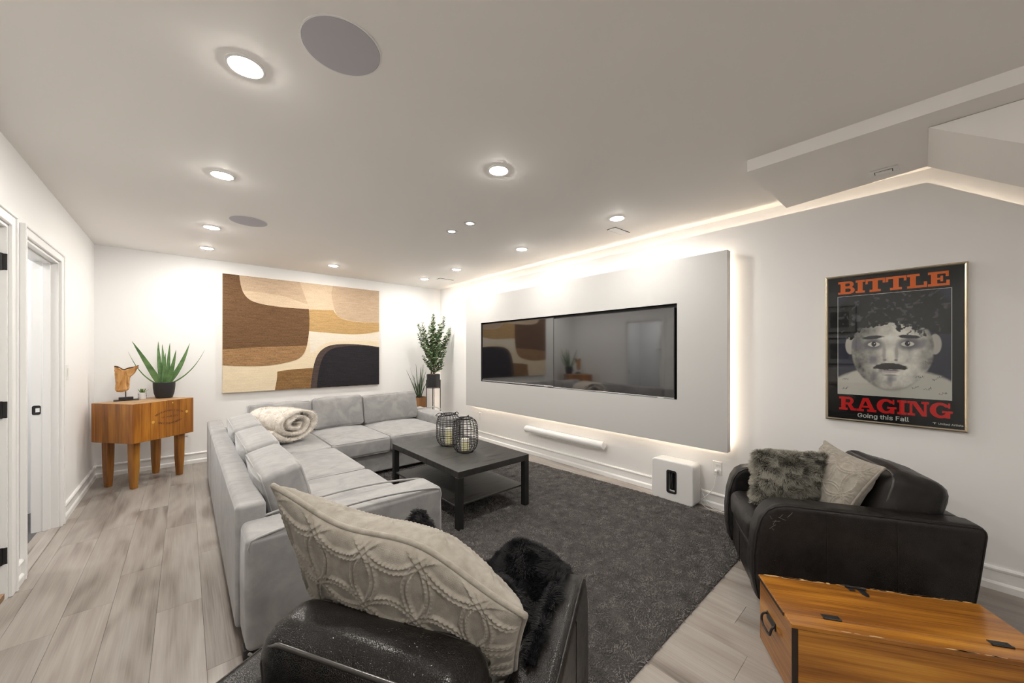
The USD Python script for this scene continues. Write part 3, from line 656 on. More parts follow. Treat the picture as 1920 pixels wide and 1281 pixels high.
# ------------------------------------------------------------------ rug
M['rug'] = nmat('charcoal_rug', [(0.3, (0.05, 0.047, 0.046)), (0.55, (0.08, 0.075, 0.073)), (0.75, (0.12, 0.113, 0.11))], ns=9, detail=8, nrough=0.7, rough=0.95, spec=0.05, bump=1.0, bscale=220.0, bdist=0.006)
M['rug_pile'] = nmat('charcoal_pile', [(0.34, (0.075, 0.069, 0.067)), (0.5, (0.18, 0.168, 0.163)), (0.68, (0.29, 0.272, 0.264))], ns=14, detail=9, nrough=0.75, rough=0.9, spec=0.1)
rug = thing('area_rug', 'dark charcoal shaggy rug under the coffee table', 'rug', (0, 0, 0))
C4 = np.array([(0.55, 0.80), (3.36, 0.80), (3.14, 4.06), (0.55, 4.06)])
gx, gy = 150, 170
uu, vv = np.meshgrid(np.linspace(0, 1, gx), np.linspace(0, 1, gy), indexing='ij')
P = (C4[0] * ((1 - uu) * (1 - vv))[..., None] + C4[1] * (uu * (1 - vv))[..., None] + C4[2] * (uu * vv)[..., None] + C4[3] * ((1 - uu) * vv)[..., None])
edge = np.minimum(np.minimum(uu, 1 - uu), np.minimum(vv, 1 - vv))
zz = 0.004 + 0.009 * np.clip(edge / 0.006, 0, 1) ** 0.5 + 0.004 * (meshkit.fbm(np.dstack([P * 8, 0 * uu]), 3, 2) - 0.5)
top = np.dstack([P, zz]).reshape(-1, 3)
i, j = np.meshgrid(np.arange(gx - 1), np.arange(gy - 1), indexing='ij'); a_ = (i * gy + j).ravel()
ft = np.vstack([np.stack([a_, a_ + gy, a_ + gy + 1], 1), np.stack([a_, a_ + gy + 1, a_ + 1], 1)])
idx = np.arange(gx * gy).reshape(gx, gy)
rimi = np.concatenate([idx[:, 0], idx[-1, 1:], idx[::-1, -1][1:], idx[0, ::-1][1:-1]])
bot = top[rimi].copy(); bot[:, 2] = 0.0006; nb = len(top); R_ = len(rimi); q = np.arange(R_); q2 = (q + 1) % R_
fs = np.vstack([np.stack([rimi[q], nb + q, nb + q2], 1), np.stack([rimi[q], nb + q2, rimi[q2]], 1)])
rugm = trimesh.Trimesh(np.vstack([top, bot]), np.vstack([ft, fs]), process=False)
obj('backing', rugm, M['rug'], rug, 60)
vis = trimesh.Trimesh(top, ft, process=False)
def seen(p, n_):
    return (p[:, 0] > 1.0) & ((p[:, 0] > 1.15) | (p[:, 1] < 2.0))
fur('pile', vis, 120000, 0.016, M['rug_pile'], rug, 0.0042, 0.9, 0.75, 9, keep=seen, segs=2, label='short shaggy charcoal pile')

# ------------------------------------------------------------------ coffee table
M['tblack'] = nmat('black_brown_foil', [(0.3, (0.010, 0.0095, 0.0095)), (0.7, (0.020, 0.019, 0.018))], scale=(1, 6, 1), ns=8, rough=0.42, spec=0.4)
M['ttop'] = nmat('black_top', [(0.3, (0.018, 0.018, 0.018)), (0.7, (0.040, 0.038, 0.036))], scale=(1, 5, 1), ns=5, rough=0.36, spec=0.5, rstops=[(0.3, (0.30,) * 3), (0.7, (0.46,) * 3)])
ct = thing('coffee_table', 'black square-legged coffee table with a lower shelf, on the rug', 'coffee table', (1.9, 2.905, 0.012))
TX, TY, TZ = 0.37, 0.587, 0.445
obj('tabletop', bevbox(-TX, TX, -TY, TY, TZ - 0.05, TZ, 0.002), M['ttop'], ct)
for sx in (-1, 1):
    for sy in (-1, 1):
        obj('leg', bevbox(sx * TX - (0.05 if sx > 0 else 0), sx * TX + (0 if sx > 0 else 0.05), sy * TY - (0.05 if sy > 0 else 0), sy * TY + (0 if sy > 0 else 0.05), 0, TZ - 0.05, 0.002), M['tblack'], ct)
obj('shelf', bevbox(-TX + 0.012, TX - 0.012, -TY + 0.052, TY - 0.052, 0.158, 0.172, 0.002), M['ttop'], ct)

# ------------------------------------------------------------------ lanterns
M['wire'] = mat('lantern_wire', (0.016, 0.015, 0.016), 0.28, 0.6, metallic=0.3)
M['wax'] = mat('candle_wax', (0.86, 0.80, 0.50), 0.45, 0.4, subsurface_weight=0.5, subsurface_scale=0.02, subsurface_radius=(1.0, 0.8, 0.4))
M['wax_top'] = mat('candle_top', (0.9, 0.88, 0.80), 0.5, 0.3)
M['pane'] = usdkit.material(stage, '/World/Looks/clear_glass', {'t': ('transparent_bsdf', {'color': (0.97, 0.98, 0.98)}), 'g': ('glossy_bsdf', {'roughness': 0.0, 'color': (1, 1, 1)}), 'f': ('fresnel', {'IOR': 1.35}), 'm': ('mix_closure', {})}, [('f.fac', 'm.fac'), ('t.BSDF', 'm.closure1'), ('g.BSDF', 'm.closure2')], surface='m.closure')
def lantern(lab, x, y, z, rot):
    t = thing('wire_lantern', lab, 'lantern', (x, y, z), rot)
    prof = [(0.070, 0.006), (0.098, 0.030), (0.113, 0.070), (0.116, 0.14), (0.114, 0.21), (0.108, 0.25), (0.095, 0.278), (0.070, 0.295), (0.062, 0.300)]
    pz = spline(np.array([(r_, 0, z_) for r_, z_ in prof]), 22)
    for k in range(20):
        a = 2 * math.pi * k / 20
        obj('rib', tube(np.column_stack([pz[:, 0] * math.cos(a), pz[:, 0] * math.sin(a), pz[:, 2]]), 0.0021, 5), M['wire'], t, True)
    a = np.linspace(0, 2 * math.pi, 41)[:-1]
    rz = np.interp
    for zz_ in list(np.linspace(0.02, 0.285, 13)):
        r_ = float(np.interp(zz_, pz[:, 2], pz[:, 0])) + 0.002
        obj('hoop', tube(np.column_stack([r_ * np.cos(a), r_ * np.sin(a), np.full(40, zz_)]), 0.0019, 5, True), M['wire'], t, True)
    obj('rim', tube(np.column_stack([0.064 * np.cos(a), 0.064 * np.sin(a), np.full(40, 0.301)]), 0.006, 8, True), M['wire'], t, True, label='thick black top rim')
    obj('base', lathe([(0, 0), (0.075, 0), (0.078, 0.004), (0.072, 0.009), (0, 0.009)], 36), M['wire'], t, label='round black base plate')
    h_ = spline([(-0.072, 0, 0.298), (-0.075, 0, 0.312), (-0.105, 0.03, 0.300), (-0.10, 0.09, 0.275), (0, 0.126, 0.262), (0.10, 0.09, 0.275), (0.105, 0.03, 0.300), (0.075, 0, 0.312), (0.072, 0, 0.298)], 50)
    obj('handle', tube(h_, 0.0032, 6), M['wire'], t, True)
    for s in (-1, 1): obj('loop', move(trimesh.creation.icosphere(2, 0.007), (s * 0.068, 0, 0.308)), M['wire'], t, True)
    return t
ZT = 0.457
lantern('wire lantern nearer the camera, holding the shorter candle', 1.905, 2.775, ZT, 30)
lantern('wire lantern behind its twin, holding the taller candle', 1.915, 3.075, ZT, -20)
def candle(lab, x, y, z, h):
    t = thing('pillar_candle', lab, 'candle', (x, y, z), 0)
    obj('wax', lathe([(0, 0), (0.033, 0), (0.034, 0.002), (0.034, h - 0.012), (0.032, h - 0.006), (0.026, h - 0.008), (0, h - 0.012)], 32), M['wax'], t, 40)
    obj('wax_rim', lathe([(0.026, h - 0.008), (0.0345, h - 0.025), (0.0348, h - 0.004), (0.032, h), (0.026, h - 0.006)], 32), M['wax_top'], t, 40)
    obj('wick', tube([(0, 0, h - 0.013), (0.001, 0, h - 0.004), (0.003, 0.001, h + 0.002)], 0.0012, 5), M['black'], t)
candle('shorter cream pillar candle inside the nearer wire lantern', 1.905, 2.775, ZT + 0.0095, 0.105)
candle('taller cream pillar candle inside the farther wire lantern', 1.922, 3.075, ZT + 0.0095, 0.155)
# ------------------------------------------------------------------ leather armchairs
M['leather'] = leather('dark_leather', (0.0045, 0.0035, 0.0032), (0.010, 0.0075, 0.0068), 0.28)
M['piping_leather'] = mat('leather_piping', (0.05, 0.046, 0.042), 0.25, 0.7)
M['stitch'] = mat('dark_stitching', (0.012, 0.010, 0.009), 0.4, 0.5)
M['scuff'] = mat('leather_scuff', (0.30, 0.29, 0.28), 0.6, 0.3)
arm_prof = [(0.085, 0.03), (0.87, 0.03), (0.905, 0.06), (0.922, 0.16), (0.924, 0.28), (0.912, 0.40), (0.89, 0.485), (0.86, 0.535), (0.82, 0.562), (0.77, 0.573), (0.40, 0.575), (0.045, 0.575), (0.022, 0.56), (0.018, 0.53), (0.045, 0.30)]
def armchair(lab, loc, rot, scuffs=False, seed=0, back=(0.24, 0.375, 0.215, 0.55, 15, 0.024)):
    t = thing('leather_armchair', lab, 'armchair', loc, rot)
    for s in (-1, 1):
        a = obj('arm', soft_slab(arm_prof, 0.13, 0.032, 5, 'x', s * 0.325, 0.02), M['leather'], t, True)
        ring = LineString(arm_prof + [arm_prof[0]]); P_ = np.array([ring.interpolate(i / 160, normalized=True).coords[0] for i in range(160)])
        c = P_.mean(0); tt = np.roll(P_, -1, 0) - np.roll(P_, 1, 0); tt /= np.linalg.norm(tt, axis=1, keepdims=True); nn = np.stack([-tt[:, 1], tt[:, 0]], 1)
        for so_, x_ in ((1, s * 0.381), (-1, s * 0.269)):
            q = P_ + nn * 0.0095
            obj('piping', tube(np.column_stack([np.full(160, x_), q]), 0.0042, 6, True), M['leather'], a, True)
        for f_ in (0.33, 0.60):
            obj('seam', tube([(s * 0.3903, f_, 0.06), (s * 0.3903, f_ + 0.004, 0.3), (s * 0.3903, f_ + 0.006, 0.552)], 0.0018, 6), M['stitch'], a, True)
    obj('back', rbox(0.53, 0.13, 0.53, 0.035, 12, at=(0, 0.085, 0.30)), M['leather'], t, True)
    b = obj('base', rbox(0.525, 0.78, 0.22, 0.02, 10, bulge=(0, 0.012, 0), at=(0, 0.50, 0.145)), M['leather'], t, True)
    obj('seam', tube([(0, 0.9025, 0.05), (0, 0.9035, 0.15), (0, 0.9025, 0.24)], 0.002, 6), M['stitch'], b, True)
    cushion('seat_cushion', t, (0.515, 0.70, 0.165), (0, 0.555, 0.335), r=0.05, bulge=(0.0, 0.015, 0.028), noise=0.006, seed=40 + seed, m='leather', pm='stitch', n=22, tr=0.0045)
    cushion('back_cushion', t, (0.535, back[0], back[1]), (0, back[2], back[3]), rx=back[4], r=0.06, bulge=(0.012, back[5], 0.012), noise=0.011 if back[5] > 0.02 else 0.005, seed=50 + seed, flat='y', m='leather', pm='piping_leather', n=24, nscale=5, tr=0.0065)
    for sx in (-0.33, 0.33):
        for f_ in (0.16, 0.84):
            obj('foot', bevbox(sx - 0.03, sx + 0.03, f_ - 0.03, f_ + 0.03, 0, 0.035, 0.004), M['foot'], t)
    if scuffs:
        r_ = np.random.default_rng(5)
        for k in range(8):
            y0, z0 = 0.76 + r_.random() * 0.11, 0.44 + r_.random() * 0.08
            pts = [(-0.3907, y0, z0)]
            dy_, dz_ = (r_.random() - 0.6) * 0.03, (r_.random() - 0.5) * 0.02
            for q_ in range(3): pts.append((-0.3907, pts[-1][1] + dy_ + (r_.random() - .5) * 0.006, pts[-1][2] + dz_ + (r_.random() - .5) * 0.006))
            obj('scratch', tube(spline(pts, 14), 0.0006, 4), M['scuff'], t, True)
    return t
armchair('dark brown leather armchair by the poster wall, behind the wooden chest', (3.01, -0.035, 0.0), 28.1, True, 0)
armchair('dark leather armchair nearest the camera, seen from behind', (0.149, 0.728, 0.0), -60.6, False, 1, (0.165, 0.38, 0.20, 0.535, 6, 0.008))

def to_world(o, rot, p):
    c, s = math.cos(math.radians(rot)), math.sin(math.radians(rot)); p = np.asarray(p, float)
    return np.stack([o[0] + c * p[..., 0] - s * p[..., 1], o[1] + s * p[..., 0] + c * p[..., 1], o[2] + p[..., 2]], -1)

def pillow_mesh(TL, TR, BR, BL, T, n=60, pinch=0.06, power=0.5, seed=0, wr=0.01, pattern=None, T2=None, relief=0.006, bow=False):
    """A square pillow between four corners; front is the side that the corner order turns towards the viewer (normal (TR-TL) x (TL-BL))."""
    TL, TR, BR, BL = map(lambda q: np.asarray(q, float), (TL, TR, BR, BL))
    u = np.linspace(-1, 1, n) if pattern is not None else np.sin(np.linspace(-1, 1, n) * math.pi / 2 * 0.98) / math.sin(math.pi / 2 * 0.98)
    U, W = np.meshgrid(u, u, indexing='ij')
    Up = U * (1 - pinch * (1 - W ** 2) * np.abs(U) ** 3); Wp = W * (1 - pinch * (1 - U ** 2) * np.abs(W) ** 3)
    a, b = (Up + 1) / 2, (Wp + 1) / 2
    P = BL * ((1 - a) * (1 - b))[..., None] + BR * (a * (1 - b))[..., None] + TR * (a * b)[..., None] + TL * ((1 - a) * b)[..., None]
    if bow:
        P = P + np.array([0, 0, 1.0]) * ((0.04 * np.exp(-((U - 0.28) / 0.42) ** 2) - 0.012 * np.exp(-((U + 0.45) / 0.3) ** 2)) * (1 - U ** 8) * b ** 2)[..., None]
    nrm = np.cross(TR - TL, TL - BL); nrm /= np.linalg.norm(nrm)
    th_ = np.clip((1 - U ** 2) * (1 - W ** 2), 0, 1) ** power
    sides = []
    for sg, tk in ((1, T), (-1, T2 or T)):
        q = P + nrm * (sg * tk * th_)[..., None]
        wv = (meshkit.fbm(q * 7 + seed, 3, seed + (sg > 0)) - 0.5) * 2 * wr
        q = q + nrm * (sg * wv * np.clip(th_ * 2.2, 0, 1))[..., None]
        if pattern is not None:
            L1, L2 = np.linalg.norm(TR - TL), np.linalg.norm(TL - BL)
            q = q + nrm * (sg * relief * pattern(Up * L1 / 2, Wp * L2 / 2) * np.clip(th_ * 3, 0, 1))[..., None]
        sides.append(q)
    idx = np.arange(n * n).reshape(n, n)
    i, j = np.meshgrid(np.arange(n - 1), np.arange(n - 1), indexing='ij'); a0 = idx[i, j].ravel(); b0 = idx[i + 1, j].ravel(); c0 = idx[i + 1, j + 1].ravel(); d0 = idx[i, j + 1].ravel()
    f = np.vstack([np.stack([a0, b0, c0], 1), np.stack([a0, c0, d0], 1)])
    m1 = trimesh.Trimesh(sides[0].reshape(-1, 3), f, process=False); m2 = trimesh.Trimesh(sides[1].reshape(-1, 3), f[:, ::-1], process=False)
    m = trimesh.util.concatenate([m1, m2]); m.merge_vertices(digits_vertex=6)
    rimi = np.concatenate([idx[:, 0], idx[-1, 1:], idx[::-1, -1][1:], idx[0, ::-1][1:-1]])
    rimp = ((sides[0] + sides[1]) / 2).reshape(-1, 3)[rimi]
    return m, rimp

def cable(x, y):
    """Raised cable-knit: interlocking rings and straight double ropes, in metres."""
    h = np.zeros_like(x); S, R = 0.150, 0.1061
    def rope(d, s):
        out = 0
        for off in (-0.0065, 0.0065):
            e = np.exp(-((d - off) / 0.0045) ** 2)
            out = np.maximum(out, e * (0.84 + 0.16 * np.sin((s + off * 3) * 520 + (d - off) * 480)))
        return out
    for i in range(-5, 6):
        for j in range(-5, 6):
            cx, cy = i * S + 0.03, j * S + 0.035
            dx, dy = x - cx, y - cy; r_ = np.hypot(dx, dy)
            h = np.maximum(h, rope(r_ - R, np.arctan2(dy, dx) * R))
    weave = 0.05 * (np.sin(x * 1500) + np.sin(y * 1500))
    return h * 1.0 + weave
M['knit'] = nmat('oatmeal_knit', [(0.3, (0.28, 0.255, 0.215)), (0.7, (0.385, 0.355, 0.31))], ns=40, rough=0.9, spec=0.15, sheen=0.2, bump=0.8, bscale=700.0, bdist=0.0015)
def placed(name, lab, cat, mesh, m, o, sm=True):
    c = np.array([mesh.vertices[:, 0].mean(), mesh.vertices[:, 1].mean(), mesh.vertices[:, 2].min()])
    t = thing(name, lab, cat, c, 0)
    mm = trimesh.Trimesh(mesh.vertices - c, mesh.faces, process=False)
    return t, obj(m[0], mm, m[1], t, sm), c, mm

OB, RB = (0.149, 0.728, 0.0), -60.6
OR, RR = (3.01, -0.035, 0.0), 28.1
def in_chair(o, r, pts): return [to_world(o, r, np.array(p)) for p in pts]
# the pillow nearest the camera (its back is what the camera sees)
c4 = in_chair(OB, RB, [(-0.335, 0.215, 1.005), (0.335, 0.262, 0.790), (0.26, 0.42, 0.47), (-0.31, 0.42, 0.47)])
mesh, rimp = pillow_mesh(*c4, 0.07, 300, 0.03, 0.42, 3, 0.014, cable, 0.135, 0.0075, bow=True)
t, kb, c, mm = placed('knit_pillow', 'oatmeal cable-knit pillow on the nearest leather armchair', 'pillow', mesh, ('cover', M['knit']), OB)
obj('edge_seam', tube(rimp - c, 0.0075, 8, True), M['knit'], t, True, 'rolled seam around the pillow')
# its twin on the other chair
c4 = in_chair(OR, RR, [(-0.235, 0.31, 0.765), (0.27, 0.37, 0.785), (0.27, 0.50, 0.43), (-0.22, 0.49, 0.435)])
mesh, rimp = pillow_mesh(*c4, 0.075, 190, 0.10, 0.5, 8, 0.012, cable, 0.075, 0.007)
t, kb, c, mm = placed('knit_pillow', 'oatmeal cable-knit pillow behind the grey fur pillow', 'pillow', mesh, ('cover', M['knit']), OR)
obj('edge_seam', tube(rimp - c, 0.006, 8, True), M['knit'], t, True, 'rolled seam around the pillow')
# grey fur pillow
M['fur_skin'] = mat('fur_skin', (0.12, 0.115, 0.10), 0.9, 0.1)
M['grey_fur'] = vcol('grey_fur', 0.65, 0.2)
c4 = in_chair(OR, RR, [(0.02, 0.815, 0.735), (0.085, 0.43, 0.735), (0.055, 0.43, 0.425), (-0.02, 0.83, 0.42)])
mesh, rimp = pillow_mesh(*c4, 0.085, 50, 0.02, 0.42, 12, 0.014, None, 0.085)
t, kb, c, mm = placed('fur_pillow', 'shaggy grey fur pillow on the leather armchair by the poster wall', 'pillow', mesh, ('cover', M['fur_skin']), OR)
fur('pile', mm, 45000, 0.027, M['grey_fur'], t, 0.0019, 0.35, 0.4, 21, label='grey tipped fur', tips=((0.05, 0.047, 0.04), (0.19, 0.182, 0.155), (0.54, 0.515, 0.45)))

# black fur throw heaped on the nearest chair
M['black_fur'] = nmat('black_fur', [(0.35, (0.004, 0.004, 0.005)), (0.65, (0.016, 0.016, 0.019))], ns=20, rough=0.55, spec=0.35)
n1, n2 = 60, 60
A_, B_ = np.meshgrid(np.linspace(-1, 1, n1), np.linspace(-1, 1, n2), indexing='ij')
Wc = np.where(A_ < 0, A_ * 0.345, A_ * 0.325); Fc = 0.655 + B_ * 0.275
arm_z = 0.585; seat_z = 0.445
k_ = np.clip((np.abs(Wc) - 0.255) / 0.05, 0, 1); k_ = k_ * k_ * (3 - 2 * k_)
arm_t = np.interp(Fc, [0.77, 0.82, 0.86, 0.89, 0.92, 0.95], [0.585, 0.575, 0.55, 0.50, 0.455, 0.445])
basez = seat_z + (arm_t - seat_z) * k_
def bump_(w, f, sw, sf, h): return h * np.exp(-((Wc - w) / sw) ** 2 - ((Fc - f) / sf) ** 2)
hz = 0.03 + np.maximum.reduce([bump_(-0.26, 0.86, 0.14, 0.12, 0.10), bump_(0.19, 0.76, 0.17, 0.20, 0.195), bump_(0.17, 0.56, 0.2, 0.2, 0.17), bump_(-0.05, 0.70, 0.2, 0.15, 0.09)]) + 0.05 * (meshkit.fbm(np.dstack([Wc * 9, Fc * 9, 0 * Wc]), 3, 4) - 0.5)
rr_ = np.clip((1 - np.maximum(np.abs(A_), np.abs(B_)) ** 6), 0, 1) ** 0.5
hz = np.maximum(hz, (basez - seat_z) + 0.012 + 0.014 * np.exp(-((Fc - 0.68) / 0.2) ** 2) + bump_(-0.28, 0.855, 0.16, 0.12, 0.165))
zt = basez + np.maximum(hz - (basez - seat_z), 0.0) * rr_
topv = to_world(OB, RB, np.dstack([Wc, Fc, zt])).reshape(-1, 3); botv = to_world(OB, RB, np.dstack([Wc, Fc, basez - 0.001])).reshape(-1, 3)
idx = np.arange(n1 * n2).reshape(n1, n2); i, j = np.meshgrid(np.arange(n1 - 1), np.arange(n2 - 1), indexing='ij')
f = np.vstack([np.stack([idx[i, j].ravel(), idx[i + 1, j].ravel(), idx[i + 1, j + 1].ravel()], 1), np.stack([idx[i, j].ravel(), idx[i + 1, j + 1].ravel(), idx[i, j + 1].ravel()], 1)])
tm = trimesh.util.concatenate([trimesh.Trimesh(topv, f, process=False), trimesh.Trimesh(botv, f[:, ::-1], process=False)]); tm.merge_vertices(digits_vertex=6)
t, kb, c, mm = placed('fur_throw', 'black fur throw heaped over the seat of the nearest armchair', 'throw', tm, ('backing', mat('black_backing', (0.005, 0.005, 0.006), 0.9, 0.1)), OB)
fur('pile', trimesh.Trimesh(topv - c, f, process=False), 52000, 0.018, M['black_fur'], t, 0.0019, 0.4, 0.5, 33, label='black fur strands')

# ------------------------------------------------------------------ wooden chest
hn = [(0.32, (0.22, 0.075, 0.009)), (0.43, (0.39, 0.152, 0.016)), (0.53, (0.52, 0.222, 0.025)), (0.66, (0.64, 0.33, 0.055))]
M['pine'] = wood('honey_pine', hn, 'x', 9, 1.0, 0.24, 0.5, coat=0.35, w=2.0)
M['pine_y'] = wood('honey_pine_side', [(p, tuple(np.array(c_) * 0.85)) for p, c_ in hn], 'y', 9, 1.0, 0.3, 0.5, coat=0.3, w=5.0)
M['strip'] = wood('dark_edge_strip', [(0.3, (0.018, 0.010, 0.007)), (0.7, (0.05, 0.03, 0.02))], 'z', 8, 1.0, 0.5, 0.4)
M['raw'] = nmat('worn_pine', [(0.35, (0.45, 0.25, 0.09)), (0.65, (0.62, 0.42, 0.22))], ns=30, rough=0.5)
# local frame: x along the chest from its far-left corner, y towards the camera, base at the floor
ch = thing('wooden_chest', 'honey-coloured old pine chest with black iron hardware, lower right', 'chest', (2.035, 0.514, 0.0), math.degrees(math.atan2(-0.836, 0.548)))
CL, CD, CH = 0.803, 0.322, 0.300       # y is negative towards the camera in this frame
obj('front_board', bevbox(0.018, CL - 0.018, -CD, -CD + 0.018, 0.004, CH - 0.022, 0.002), M['pine'], ch)
obj('back_board', bevbox(0.018, CL - 0.018, -0.018, 0, 0.004, CH - 0.022, 0.002), M['pine'], ch)
for x_ in (0, CL - 0.018):
    eb = obj('end_board', bevbox(x_, x_ + 0.018, -CD + 0.0, 0, 0.004, CH - 0.022, 0.002), M['pine_y'], ch)
    obj('corner_strip', bevbox(x_ - 0.0008, x_ + 0.0188, -CD - 0.0012, -CD + 0.006, 0.004, CH - 0.022, 0.001), M['strip'], eb)
obj('floor_board', bx(0.018, CL - 0.018, -CD + 0.018, -0.018, 0.006, 0.02), M['pine'], ch, False)
ld = obj('lid', bevbox(-0.006, CL + 0.006, -0.262, 0.006, CH - 0.021, CH, 0.004), M['pine'], ch)
obj('hinge_board', bevbox(-0.006, CL + 0.006, -CD - 0.006, -0.2645, CH - 0.021, CH, 0.004), M['pine'], ch)
obj('end_strip', cat_([bevbox(-0.0085, -0.0062, -0.262, 0.004, CH - 0.016, CH - 0.003, 0.0008)]), M['strip'], ld)
wp = np.random.default_rng(12)
for k in range(60):
    x_ = 0.03 + wp.random() * 0.74; l_ = 0.006 + wp.random() * 0.03; d_ = 0.002 + wp.random() * 0.006
    if k < 42: y_ = 0.006 - d_ * 0.5
    else: y_ = -CD - 0.006 + d_ * 0.3; d_ *= 0.5
    pts = [(x_ + l_ * math.cos(a_) * (0.7 + 0.5 * wp.random()), y_ + d_ * math.sin(a_) * (0.7 + 0.5 * wp.random())) for a_ in np.linspace(0, 2 * math.pi, 9)[:-1]]
    obj('wear_mark', prism(Polygon(pts).buffer(0), 0.0004, 'z', CH - 0.0001), M['raw'], ld if k < 42 else ch, False)
for x_ in (0.16, 0.672):
    obj('hinge', cat_([bevbox(x_ - 0.03, x_ + 0.03, -0.262, -0.240, CH, CH + 0.003, 0.001), move(trimesh.creation.cylinder(0.004, 0.06, sections=10), (x_, -0.2635, CH + 0.002), ry=90)]), M['black'], ch, label='black iron hinge')
hs = obj('hasp', cat_([bevbox(0.372, 0.398, -0.05, 0.006, CH, CH + 0.003, 0.001), prism(Polygon([(0.372, -0.05), (0.398, -0.05), (0.390, -0.066), (0.380, -0.066)]), 0.003, 'z', CH)]), M['black'], ch, label='black iron hasp')
obj('strap', bevbox(0.335, 0.358, -0.035, 0.008, CH, CH + 0.004, 0.001), M['black'], hs)
obj('pin', tube([(0.330, -0.012, CH + 0.006), (0.405, -0.016, CH + 0.006)], 0.004, 8), M['black'], hs, True)
hp = obj('handle_plate', bevbox(-0.003, 0.0005, -0.175, -0.085, 0.155, 0.188, 0.001), M['black'], ch, label='black iron handle plate')
obj('handle', tube(spline([(-0.003, -0.175, 0.176), (-0.016, -0.178, 0.168), (-0.022, -0.172, 0.137), (-0.022, -0.13, 0.130), (-0.022, -0.088, 0.137), (-0.016, -0.082, 0.168), (-0.003, -0.085, 0.176)], 50), 0.0048, 8), M['black'], hp, True)
# ------------------------------------------------------------------ butcher block and what stands on it
bw = [(0.30, (0.21, 0.068, 0.008)), (0.43, (0.335, 0.126, 0.014)), (0.54, (0.43, 0.178, 0.022)), (0.68, (0.53, 0.255, 0.045))]
M['maple'] = [wood(f'amber_maple_{i}', [(p, tuple(np.array(c_) * (0.85 + 0.1 * i))) for p, c_ in bw], 'z', 8, 1.2, 0.32, 0.45, coat=0.25, w=2.2 * i) for i in range(4)]
M['endgrain'] = nmat('end_grain', [(0.3, (0.30, 0.17, 0.075)), (0.7, (0.48, 0.31, 0.17))], ns=30, rough=0.5)
M['legw'] = wood('amber_leg', [(p, tuple(np.array(c_) * 0.8)) for p, c_ in bw], 'z', 7, 1.0, 0.3, 0.5, coat=0.3, w=9)
M['dowel'] = mat('pale_dowel', (0.62, 0.36, 0.07), 0.4)
M['ink'] = mat('faded_ink', (0.07, 0.028, 0.012), 0.7)
bb = thing('butcher_block', 'amber maple butcher block on four tapered legs, in the far left corner', 'butcher block', (-0.378, 5.114, 0.0), 39.0)
BA, BD, BZ0, BZ1 = 0.58, 0.505, 0.463, 0.85
core_ = bx(0.012, BA - 0.012, 0.012, BD - 0.012, BZ0 + 0.002, BZ1 - 0.002)
obj('core', core_, M['maple'][0], bb, False)
rs = np.random.default_rng(4)
xs = np.array([0, 0.075, 0.155, 0.235, 0.30, 0.365, 0.43, 0.50, BA])
for a_, b_ in zip(xs[:-1], xs[1:]):
    for y0, y1 in ((0, 0.045), (BD - 0.045, BD)):
        obj('strip', bevbox(a_ + 0.0006, b_ - 0.0006, y0, y1, BZ0, BZ1, 0.0022), M['maple'][int(rs.integers(1, 4))], bb)
ysb = np.linspace(0.045, BD - 0.045, 6)
for a_, b_ in zip(ysb[:-1], ysb[1:]):
    for x0, x1 in ((0, 0.06), (BA - 0.06, BA)):
        obj('strip', bevbox(x0, x1, a_ + 0.0006, b_ - 0.0006, BZ0, BZ1, 0.0022), M['maple'][int(rs.integers(0, 3))], bb)
obj('top_face', bevbox(0.003, BA - 0.003, 0.003, BD - 0.003, BZ1 - 0.004, BZ1 + 0.001, 0.001), M['endgrain'], bb, label='paler worn end-grain top')
for x_, z_, r_ in ((0.175, 0.645, 0.014), (0.505, 0.705, 0.014), (0.36, 0.82, 0.006)):
    obj('dowel', move(trimesh.creation.cylinder(r_, 0.004, sections=20), (x_, -0.0005, z_), rx=90), M['dowel'], bb)
def leg_mesh(cx, cy):
    def ring(h, z, o=0.0):
        q = sbox(-h, -h, h, h).buffer(-0.012).buffer(0.012, quad_segs=3); c_ = np.array(q.exterior.coords)[:-1]
        return np.column_stack([c_[:, 0] + cx, c_[:, 1] + cy, np.full(len(c_), z)])
    return hull(np.vstack([ring(0.036, BZ0 + 0.001), ring(0.033, 0.20), ring(0.025, 0.006), ring(0.023, 0.0)]))
for cx in (0.075, BA - 0.075):
    for cy in (0.095, BD - 0.095):
        obj('leg', leg_mesh(cx, cy), M['legw'], bb)
def arc_text(s, h, cx, cz, R, up=True, spread=1.0):
    out = []; pos = 0.0; ws = []
    for ch_ in s: ws.append(h * (0.45 if ch_ in ' I.1' else 0.86) * spread)
    tot = sum(ws)
    for ch_, w_ in zip(s, ws):
        mid = pos + w_ / 2 - tot / 2; pos += w_
        if ch_ == ' ': continue
        g = text(ch_, h, 0.0005, False); g.apply_translation([-g.bounds[:, 0].mean(), 0, 0])
        if R is None: a_ = 0; x_, z_ = cx + mid, cz
        else:
            a_ = -mid / R if up else mid / R
            x_ = cx + R * math.sin(mid / R); z_ = cz + (R * math.cos(mid / R) - R) * (1 if up else -1)
        g = upright(move(g, rz=math.degrees(a_)))
        out.append(move(g, (x_, -0.0002, z_)))
    return cat_(out)
ink = cat_([arc_text('MICHIGAN MAPLE BLOCK', 0.018, 0.335, 0.735, 0.26), arc_text('CO. BOYNE CITY', 0.015, 0.335, 0.672, None), arc_text('SINCE 1881 MICHIGAN', 0.018, 0.335, 0.600, 0.28, False)])
obj('stamp', ink, M['ink'], bb, False, 'faded dark stamped lettering', kind='stuff')

